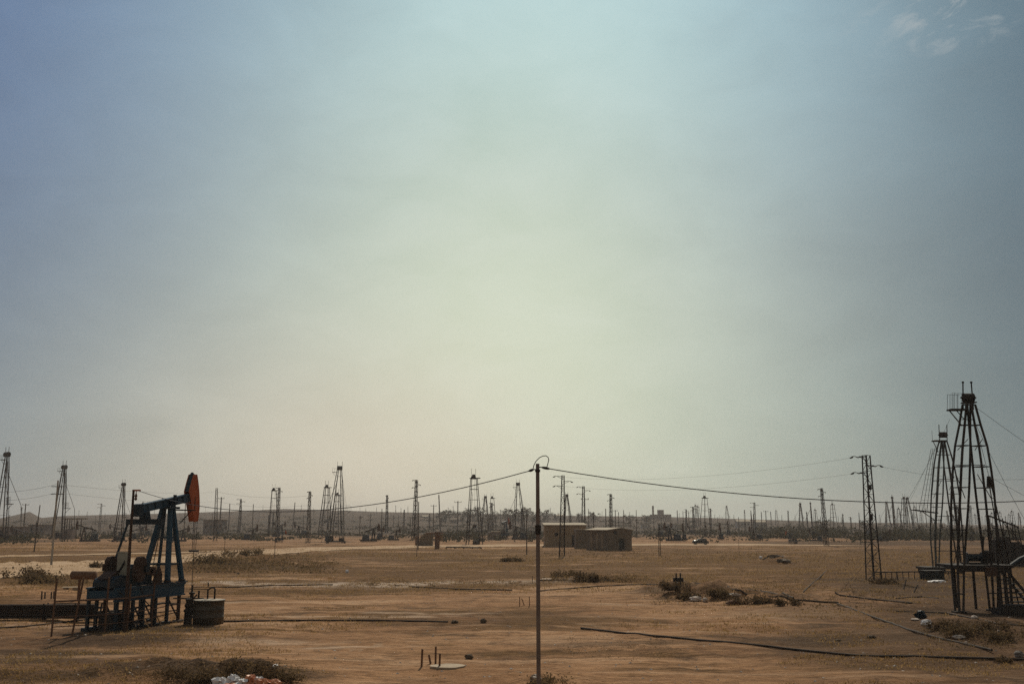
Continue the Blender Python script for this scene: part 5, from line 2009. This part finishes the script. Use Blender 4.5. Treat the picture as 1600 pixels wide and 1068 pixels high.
rock(1088, 939, 0.5, 0.35, 0.22, 'stone', 'boulder', 'large pale boulder at the foot of the dirt pile', 'boulder', seed=1)
rock(1102, 940, 0.20, 0.2, 0.19, 'stone', 'boulder', 'small pale boulder right beside the large pale boulder', 'boulder', seed=2)
rock(1146, 945, 0.5, 0.3, 0.2, 'rustbrown', 'boulder', 'rust-brown lump in the bushes right of the pale boulders', 'boulder', seed=4)
rock(1148, 931, 0.5, 0.3, 0.15, 'stone', 'boulder', 'pale flat stone among the scrub right of the pale boulders', 'boulder', seed=5)
rock(1212, 877, 1.25, 0.7, 0.6, 'rubble', 'rubble_heap', 'grey rubble heap on the dry grass right of the car', 'rubble', seed=6, rough=0.75)
rock(1225, 878, 0.85, 0.6, 0.3, 'rubble', 'rubble_heap', 'smaller dark rubble heap leaning against the grey one', 'rubble', seed=7, rough=0.75)
rock(1189, 873, 0.3, 0.3, 0.3, 'white', 'litter', 'small pale scrap left of the grey rubble heap', 'litter', seed=8)
rock(710, 973, 0.22, 0.15, 0.10, 'dirt', 'clod', 'dark clod at the right end of the pipe from the tank', 'clod', seed=9)
rock(755, 972.5, 0.20, 0.18, 0.15, 'dirt', 'clod', 'dark rounded clod left of the centre pole', 'clod', seed=10)
rock(733, 1029, 0.20, 0.15, 0.12, 'dirt', 'clod', 'small dark clod right above the concrete pad', 'clod', seed=11)
rock(542, 894.5, 0.2, 0.2, 0.22, 'white', 'litter', 'tiny bright scrap on the dry grass left of centre', 'litter', seed=12)
rock(1441, 966, 0.34, 0.25, 0.27, 'darkblue', 'sack', 'dark blue sack among litter at lower right', 'sack', seed=13, rough=0.55)
rock(1449, 976, 0.32, 0.2, 0.18, 'white', 'litter', 'white scrap just below the dark blue sack', 'litter', seed=14)
rock(1452, 980, 0.2, 0.15, 0.14, 'white', 'litter', 'lowest white scrap below the dark blue sack', 'litter', seed=15)
rock(1432, 969, 0.3, 0.2, 0.08, 'stone', 'litter', 'pale flat scrap left of the dark blue sack', 'litter', seed=16)
rock(1500, 997, 0.32, 0.2, 0.10, 'stone', 'boulder', 'pale stone at the edge of the scrubby bank, lower right', 'boulder', seed=17)
rock(1524, 968, 0.22, 0.2, 0.16, 'stone', 'boulder', 'small stone before the feet of the nearest derrick', 'boulder', seed=18)
rock(1594, 1026, 0.2, 0.2, 0.16, 'darkstone', 'boulder', 'grey lump at the right picture edge by the long pipe', 'boulder', seed=19)
rock(837, 1068, 0.22, 0.2, 0.2, 'stone', 'boulder', 'pale stone at the foot of the centre pole', 'boulder', seed=20)
for i, (px, py, sx, sz, mt, lab) in enumerate((
        (342, 1076, 0.26, 0.26, 'white', 'leftmost white bag of the litter heap at the bottom'),
        (362, 1074, 0.24, 0.30, 'white', 'second white bag from the left in the bottom litter heap'),
        (378, 1077, 0.22, 0.24, 'white', 'white bag left of the bright orange bag at the bottom'),
        (389, 1074, 0.18, 0.30, 'bagorange', 'bright orange bag in the middle of the bottom litter heap'),
        (399, 1071, 0.26, 0.20, 'white', 'spread white bag topmost in the bottom litter heap'),
        (410, 1078, 0.26, 0.26, 'bagorange', 'rounded orange bag right in the bottom litter heap'),
        (426, 1078, 0.24, 0.24, 'bagorange', 'rightmost orange bag of the bottom litter heap'),
        (355, 1082, 0.26, 0.20, 'bagorange', 'low orange bag at the left front of the litter heap'),
        (430, 1044, 0.07, 0.07, 'white', 'single white scrap above the bottom litter heap'))):
    rock(px, py - 3, sx, 0.24, sz * 0.72, mt, 'plastic_bag', lab, 'bag', 'bags in the litter heap', seed=40 + i, rough=0.62)
for i, (x, y) in enumerate(((352, 890), (372, 896), (620, 915), (678, 916), (1310, 1001), (1362, 996))):
    rock(x, y, 0.13 + 0.05 * (i % 3), 0.12, 0.06 + 0.02 * (i % 2), 'dirt', 'clod', 'small earth clod lying loose on the open ground', 'clod', 'loose clods on the open ground', seed=60 + i)

# ================================================================== PLANTS
def bush_mesh(w_, h_, n_, leaf, seed, dens=1.0):
    rd_ = random.Random(seed)
    mb_ = MB()
    cl = [(rd_.uniform(-0.75, 0.75) * w_, rd_.uniform(-0.6, 0.6) * w_ * 0.6, rd_.uniform(0.2, 0.8) * h_, rd_.uniform(0.25, 0.5)) for _ in range(9)]
    for i in range(n_):
        c_ = cl[rd_.randrange(len(cl))]
        d_ = Vector((rd_.gauss(0, 1), rd_.gauss(0, 1), rd_.gauss(0, 0.8)))
        p_ = Vector((c_[0], c_[1], c_[2])) + d_ * c_[3] * w_ * 0.35
        if p_.z < 0.02:
            p_.z = rd_.uniform(0.02, 0.2 * h_)
        mb_.leaf(p_, leaf * rd_.uniform(0.8, 1.9), rd_)
    return mb_


def bush(px, py, w_, h_, label, mat='scrub', n_=700, leaf=0.06, seed=1, group='bushes on the open ground'):
    g_ = gp(px, py)
    r_ = thing('bush', label, 'bush', g_, 0, group)
    h_ *= 0.72
    bush_mesh(w_ * 1.15, h_, n_, leaf, seed).build('foliage', M[mat], r_)
    mb_ = MB()
    rd_ = random.Random(seed)
    for i in range(7):
        mb_.bar((0, 0, -0.1), (rd_.uniform(-0.6, 0.6) * w_, rd_.uniform(-0.4, 0.4) * w_, h_ * rd_.uniform(0.5, 0.9)), 0.02, 4, 0.006)
    mb_.build('stem', M['wood'], r_)
    return r_


bush(1058, 922, 1.4, 0.75, 'dark bush round the stub posts on the dirt pile', 'dullscrub', 900, 0.07, 1)
bush(1075, 935, 1.0, 0.55, 'brownish bush left of the large pale boulder', 'scrub', 800, 0.07, 2)
bush(1122, 931, 1.1, 0.5, 'olive bush behind and right of the pale boulders', 'scrub', 900, 0.07, 3)
bush(1165, 943, 1.3, 0.6, 'low dark green bush right of the rust-brown lump', 'dullscrub', 800, 0.06, 4)
bush(1194, 941, 0.7, 0.4, 'small dark bush between the rust-brown lump and slanting pipe', 'dullscrub', 400, 0.06, 5)
bush(1232, 946, 1.0, 0.6, 'dark bush right of the end of the low bushes', 'dullscrub', 600, 0.06, 6)
bush(1378, 912, 1.3, 0.55, 'green tuft of bush at the foot of the big power mast', 'dullscrub', 700, 0.07, 10)
bush(1478, 984, 1.1, 0.6, 'dark bush just right of the white scraps at lower right', 'dullscrub', 700, 0.05, 11)
bush(1520, 993, 1.4, 0.65, 'broad olive bush on the bank at lower right', 'scrub', 900, 0.05, 12)
bush(1552, 984, 1.0, 0.5, 'olive bush under the right foot of the nearest derrick', 'dullscrub', 600, 0.05, 13)
bush(1575, 1003, 1.2, 0.6, 'bush near the right edge above the long pipe', 'scrub', 800, 0.05, 14)
bush(1560, 1034, 0.5, 0.25, 'small dark bush below the long pipe at lower right', 'dullscrub', 300, 0.04, 15)
bush(155, 886, 1.2, 0.8, 'greenish bush beside the road left of the pumpjack motor', 'scrub', 600, 0.09, 16)
bush(40, 902, 2.6, 1.0, 'dark green bush on the bank at the left edge', 'dullscrub', 900, 0.1, 17)
bush(70, 911, 2.8, 0.8, 'olive bush on the bank left of the rusty drum', 'scrub', 900, 0.1, 18)
bush(925, 906, 2.2, 0.5, 'long dark bush right of the centre pole', 'dullscrub', 900, 0.09, 21)
bush(880, 901, 1.8, 0.5, 'low dark bush just right of the centre pole', 'scrub', 700, 0.09, 22)
bush(380, 869, 3.4, 1.5, 'rounded brown bush on top of the scrub bank right of the pumpjack', 'drybrown', 1200, 0.13, 23)
bush(330, 880, 3.0, 1.1, 'brown bush on the left end of the scrub bank', 'drybrown', 900, 0.12, 24)
bush(800, 877, 1.9, 0.45, 'dark low bush on the grass left of the thin dark pole', 'dullscrub', 600, 0.12, 25)
bush(300, 1060, 1.2, 0.4, 'dark weeds left of the litter heap', 'dullscrub', 900, 0.035, 26)
bush(390, 1052, 1.1, 0.45, 'dark weeds behind the litter heap', 'dullscrub', 900, 0.035, 27)
bush(330, 1066, 0.9, 0.35, 'olive weeds at the left of the white bags', 'scrub', 700, 0.035, 28)
bush(440, 1062, 0.8, 0.25, 'low weeds right of the litter heap', 'scrub', 500, 0.035, 29)
bush(850, 1067, 0.9, 0.14, 'low brown weeds at the foot of the centre pole', 'drybrown', 700, 0.035, 30)

# trees that stand out on the skyline
def tree_proto(label, loc, s, seed, mat='leaf'):
    rd_ = random.Random(seed)
    r_ = thing('broadleaf_tree', label, 'tree', loc, 0, 'trees along the far skyline', s)
    mb_ = MB()
    mb_.tube([(0, 0, -0.5), (0.1, 0, 1.5), (0, 0.1, 3.2), (0.2, 0, 5.0)], [0.28, 0.22, 0.15, 0.06], 7)
    for i in range(6):
        a_ = rd_.uniform(0, 6.28)
        mb_.bar((0.05, 0, rd_.uniform(1.6, 3.0)), (1.8 * math.cos(a_), 1.8 * math.sin(a_), rd_.uniform(3.4, 5.2)), 0.08, 5, 0.02)
    mb_.build('trunk', M['wood'], r_)
    mb_ = MB()
    cl = [Vector((rd_.gauss(0, 1.25), rd_.gauss(0, 1.25), rd_.uniform(2.0, 6.6))) for _ in range(14)]
    for i in range(420):
        c_ = rd_.choice(cl)
        p_ = c_ + Vector((rd_.gauss(0, 0.55), rd_.gauss(0, 0.55), rd_.gauss(0, 0.45)))
        mb_.leaf(p_, rd_.uniform(0.2, 0.42), rd_)
    mb_.build('crown', M[mat], r_)
    return r_


tp_ = [tree_proto('tmp', (0, 0, 0), 1, s_) for s_ in (1, 2, 3)]
used = set()
rd = random.Random(21)
TL = [(690, 795.5), (696, 796), (703, 796), (712, 797), (722, 797), (731, 796), (739, 791), (746, 790), (753, 797), (775, 796), (790, 796), (798, 794), (806, 796), (818, 794), (824, 792), (832, 796), (850, 799),
      (856, 796), (868, 800), (905, 801), (925, 799), (930, 800), (985, 803), (1010, 804), (1014, 803), (1284, 810), (1350, 811)]
for i, (x, yt) in enumerate(TL):
    Y = 880 + (i * 71) % 260
    if x > 1200:
        Y = 620
    u = at(x, HOR, Y)
    z = H(u.x, Y)
    s_ = max(0.55, min(2.2, (at(x, yt, Y).z - z) / 7.2))
    k_ = i % 3
    if k_ not in used:
        o = tp_[k_]
        used.add(k_)
    else:
        o = copy_tree(tp_[k_])
    o.location = (u.x, Y, z)
    o.scale = (s_ * rd.uniform(0.9, 1.4), s_ * rd.uniform(0.9, 1.3), s_)
    o.rotation_euler = (0, 0, rd.uniform(0, 6))
    o['label'] = 'bushy dark tree standing on the far skyline'

# far belt of trees and scrub, one mass
mb = MB()
rd = random.Random(4)


def clump(x, y, h_, w_, n_, lf):
    z = H(x, y)
    cs = [(rd.gauss(0, w_ * 0.45), rd.gauss(0, w_ * 0.45), rd.uniform(0.25, 0.85) * h_) for _ in range(5)]
    for _ in range(n_):
        c_ = cs[rd.randrange(5)]
        mb.leaf((x + c_[0] + rd.gauss(0, w_ * 0.28), y + c_[1] + rd.gauss(0, w_ * 0.28), z + max(0.05, c_[2] * rd.uniform(0.1, 1.0) + rd.gauss(0, h_ * 0.10))), lf * rd.uniform(0.6, 1.4), rd)


for i in range(620):
    x = rd.uniform(1170, 1690)
    if float(vnoise(x / 23.0, i % 7, 61)) < -0.08:
        continue
    Y = 360 + 420 * rd.random() ** 1.6
    if x < 1330:
        Y = 400 + 480 * rd.random() ** 1.2
    u = at(x, HOR, Y)
    clump(u.x, Y, 1.2 + 5.6 * rd.random() ** 1.7, rd.uniform(2, 6), 40, 0.7)
for i in range(380):
    x = rd.uniform(560, 1200)
    Y = 480 + 700 * rd.random()
    u = at(x, HOR, Y)
    clump(u.x, Y, rd.uniform(0.9, 3.2), rd.uniform(3, 8), 34, 0.7)
for i in range(260):
    x = rd.uniform(-60, 560)
    Y = 380 + 700 * rd.random()
    u = at(x, HOR, Y)
    clump(u.x, Y, rd.uniform(0.8, 2.4), rd.uniform(3, 9), 32, 0.65)
for i in range(260):
    x = rd.uniform(-60, 1660)
    Y = 320 + 380 * rd.random()
    if 830 < x < 1000 and Y < 420:
        continue
    u = at(x, HOR, Y)
    clump(u.x, Y, rd.uniform(0.5, 1.7), rd.uniform(3, 9), 30, 0.5)
for i in range(46):
    x = rd.uniform(-60, 62)
    Y = 290 + 160 * rd.random()
    u = at(x, HOR, Y)
    clump(u.x, Y, rd.uniform(1.5, 4.2), rd.uniform(2, 5), 40, 0.5)
for i in range(40):
    x = rd.uniform(690, 860)
    Y = 340 + 160 * rd.random()
    u = at(x, HOR, Y)
    clump(u.x, Y, rd.uniform(1.5, 4.2), rd.uniform(2, 4), 40, 0.5)
tag(mb.build('tree_belt', M['leaf']), 'dark belt of far trees and scrub across the plain', 'trees', None, 'stuff')

# dry grass and dead scrub, uncountable
mb = MB()
rd = random.Random(11)


def tuft(x, y, z, h_, n_, sp_):
    for _ in range(n_):
        a_ = rd.uniform(0, 6.283)
        bx_, by_ = x + rd.gauss(0, sp_), y + rd.gauss(0, sp_)
        hh_ = h_ * rd.uniform(0.4, 1.2)
        l_ = hh_ * rd.uniform(0.4, 1.3)
        wd_ = 0.012 + hh_ * 0.10
        ca_, sa_ = math.cos(a_), math.sin(a_)
        mb.poly(((bx_ - sa_ * wd_, by_ + ca_ * wd_, z - 0.02), (bx_ + sa_ * wd_, by_ - ca_ * wd_, z - 0.02), (bx_ + ca_ * l_, by_ + sa_ * l_, z + hh_)))


N = 60000
yy_ = 31 * (280 / 31.0) ** np.random.RandomState(3).rand(N)
xx_ = (np.random.RandomState(4).rand(N) * 2 - 1) * 0.58 * yy_
zz_ = Hn(xx_, yy_)
den = vnoise(xx_ / 16, yy_ / 16, 51) + 0.8 * vnoise(xx_ / 3.5, yy_ / 3.5, 52) + 0.35 * vnoise(xx_ / 1.1, yy_ / 1.1, 53)
for x, Y, z, d_ in zip(xx_, yy_, zz_, den):
    want = 0.22 - 0.36 * (88 < Y < 200) + (0.10 if Y < 60 else 0)
    if d_ > want:
        tuft(x, Y, z, 0.045 + 0.0013 * Y, 4, 0.04 + 0.0022 * Y)
tag(mb.build('dry_grass', M['drygrass']), 'dry yellow grass tufts over the sandy ground', 'grass', None, 'stuff')

mb = MB()
rd = random.Random(15)
N = 2600
yy_ = 30 * (95 / 30.0) ** np.random.RandomState(8).rand(N)
xx_ = (np.random.RandomState(9).rand(N) * 2 - 1) * 0.58 * yy_
zz_ = Hn(xx_, yy_)
for x, y, z in zip(xx_, yy_, zz_):
    r_ = 0.015 + 0.07 * rd.random() ** 4
    a_ = rd.uniform(0, 1.5)
    q_ = [(x + r_ * rd.uniform(0.7, 1.3) * math.cos(a_ + k_ * 1.571), y + r_ * rd.uniform(0.7, 1.3) * math.sin(a_ + k_ * 1.571), z + r_ * 0.1) for k_ in range(4)]
    tp0 = (x + rd.uniform(-.3, .3) * r_, y, z + r_ * rd.uniform(0.5, 1.0))
    for k_ in range(4):
        mb.poly((q_[k_], q_[(k_ + 1) % 4], tp0))
tag(mb.build('pebbles', M['stone']), 'small stones and crumbs of earth strewn over the ground', 'stones', None, 'stuff')

mb = MB()
rd = random.Random(12)


def scrub_at(px0, px1, py0, py1, n_, h_, lf, nl):
    for _ in range(n_):
        g_ = gp(rd.uniform(px0, px1), rd.uniform(py0, py1))
        for _k in range(nl):
            mb.leaf((g_.x + rd.gauss(0, h_), g_.y + rd.gauss(0, h_), g_.z + abs(rd.gauss(0, h_ * 0.45))), lf * rd.uniform(0.6, 1.4), rd)


scrub_at(285, 520, 866, 896, 260, 0.6, 0.13, 16)
scrub_at(20, 140, 900, 915, 90, 0.5, 0.10, 16)
scrub_at(840, 1010, 899, 909, 90, 0.4, 0.09, 14)
scrub_at(560, 830, 905, 918, 70, 0.25, 0.07, 12)
scrub_at(1010, 1240, 905, 945, 150, 0.35, 0.07, 12)
scrub_at(1230, 1420, 895, 955, 120, 0.30, 0.07, 12)
scrub_at(1440, 1600, 970, 1015, 110, 0.28, 0.05, 14)
scrub_at(240, 470, 1040, 1066, 140, 0.22, 0.035, 16)
scrub_at(0, 250, 1045, 1068, 70, 0.16, 0.03, 12)
scrub_at(880, 1060, 995, 1030, 70, 0.2, 0.03, 10)
scrub_at(850, 1000, 856, 870, 90, 0.4, 0.12, 10)
scrub_at(1000, 1500, 858, 880, 120, 0.4, 0.11, 10)
tag(mb.build('dead_scrub', M['drybrown']), 'low dead brown scrub in patches on the ground', 'scrub', None, 'stuff')

# ================================================================== HAZE
mh = bpy.data.materials.new('dusty_air')
mh.use_nodes = True
hz = NT(mh.node_tree)
ho = hz.new('ShaderNodeOutputMaterial')
pv = hz.new('ShaderNodeVolumePrincipled')
pv.inputs['Color'].default_value = (0.80, 0.76, 0.74, 1)
pv.inputs['Density'].default_value = 0.00017
pv.inputs['Anisotropy'].default_value = 0.3
hz.link(pv.outputs[0], ho.inputs['Volume'])
mb = MB()
mb.box((0, 2080, 39), (9000, 4320, 84))
tag(mb.build('haze', mh), kind='stuff')
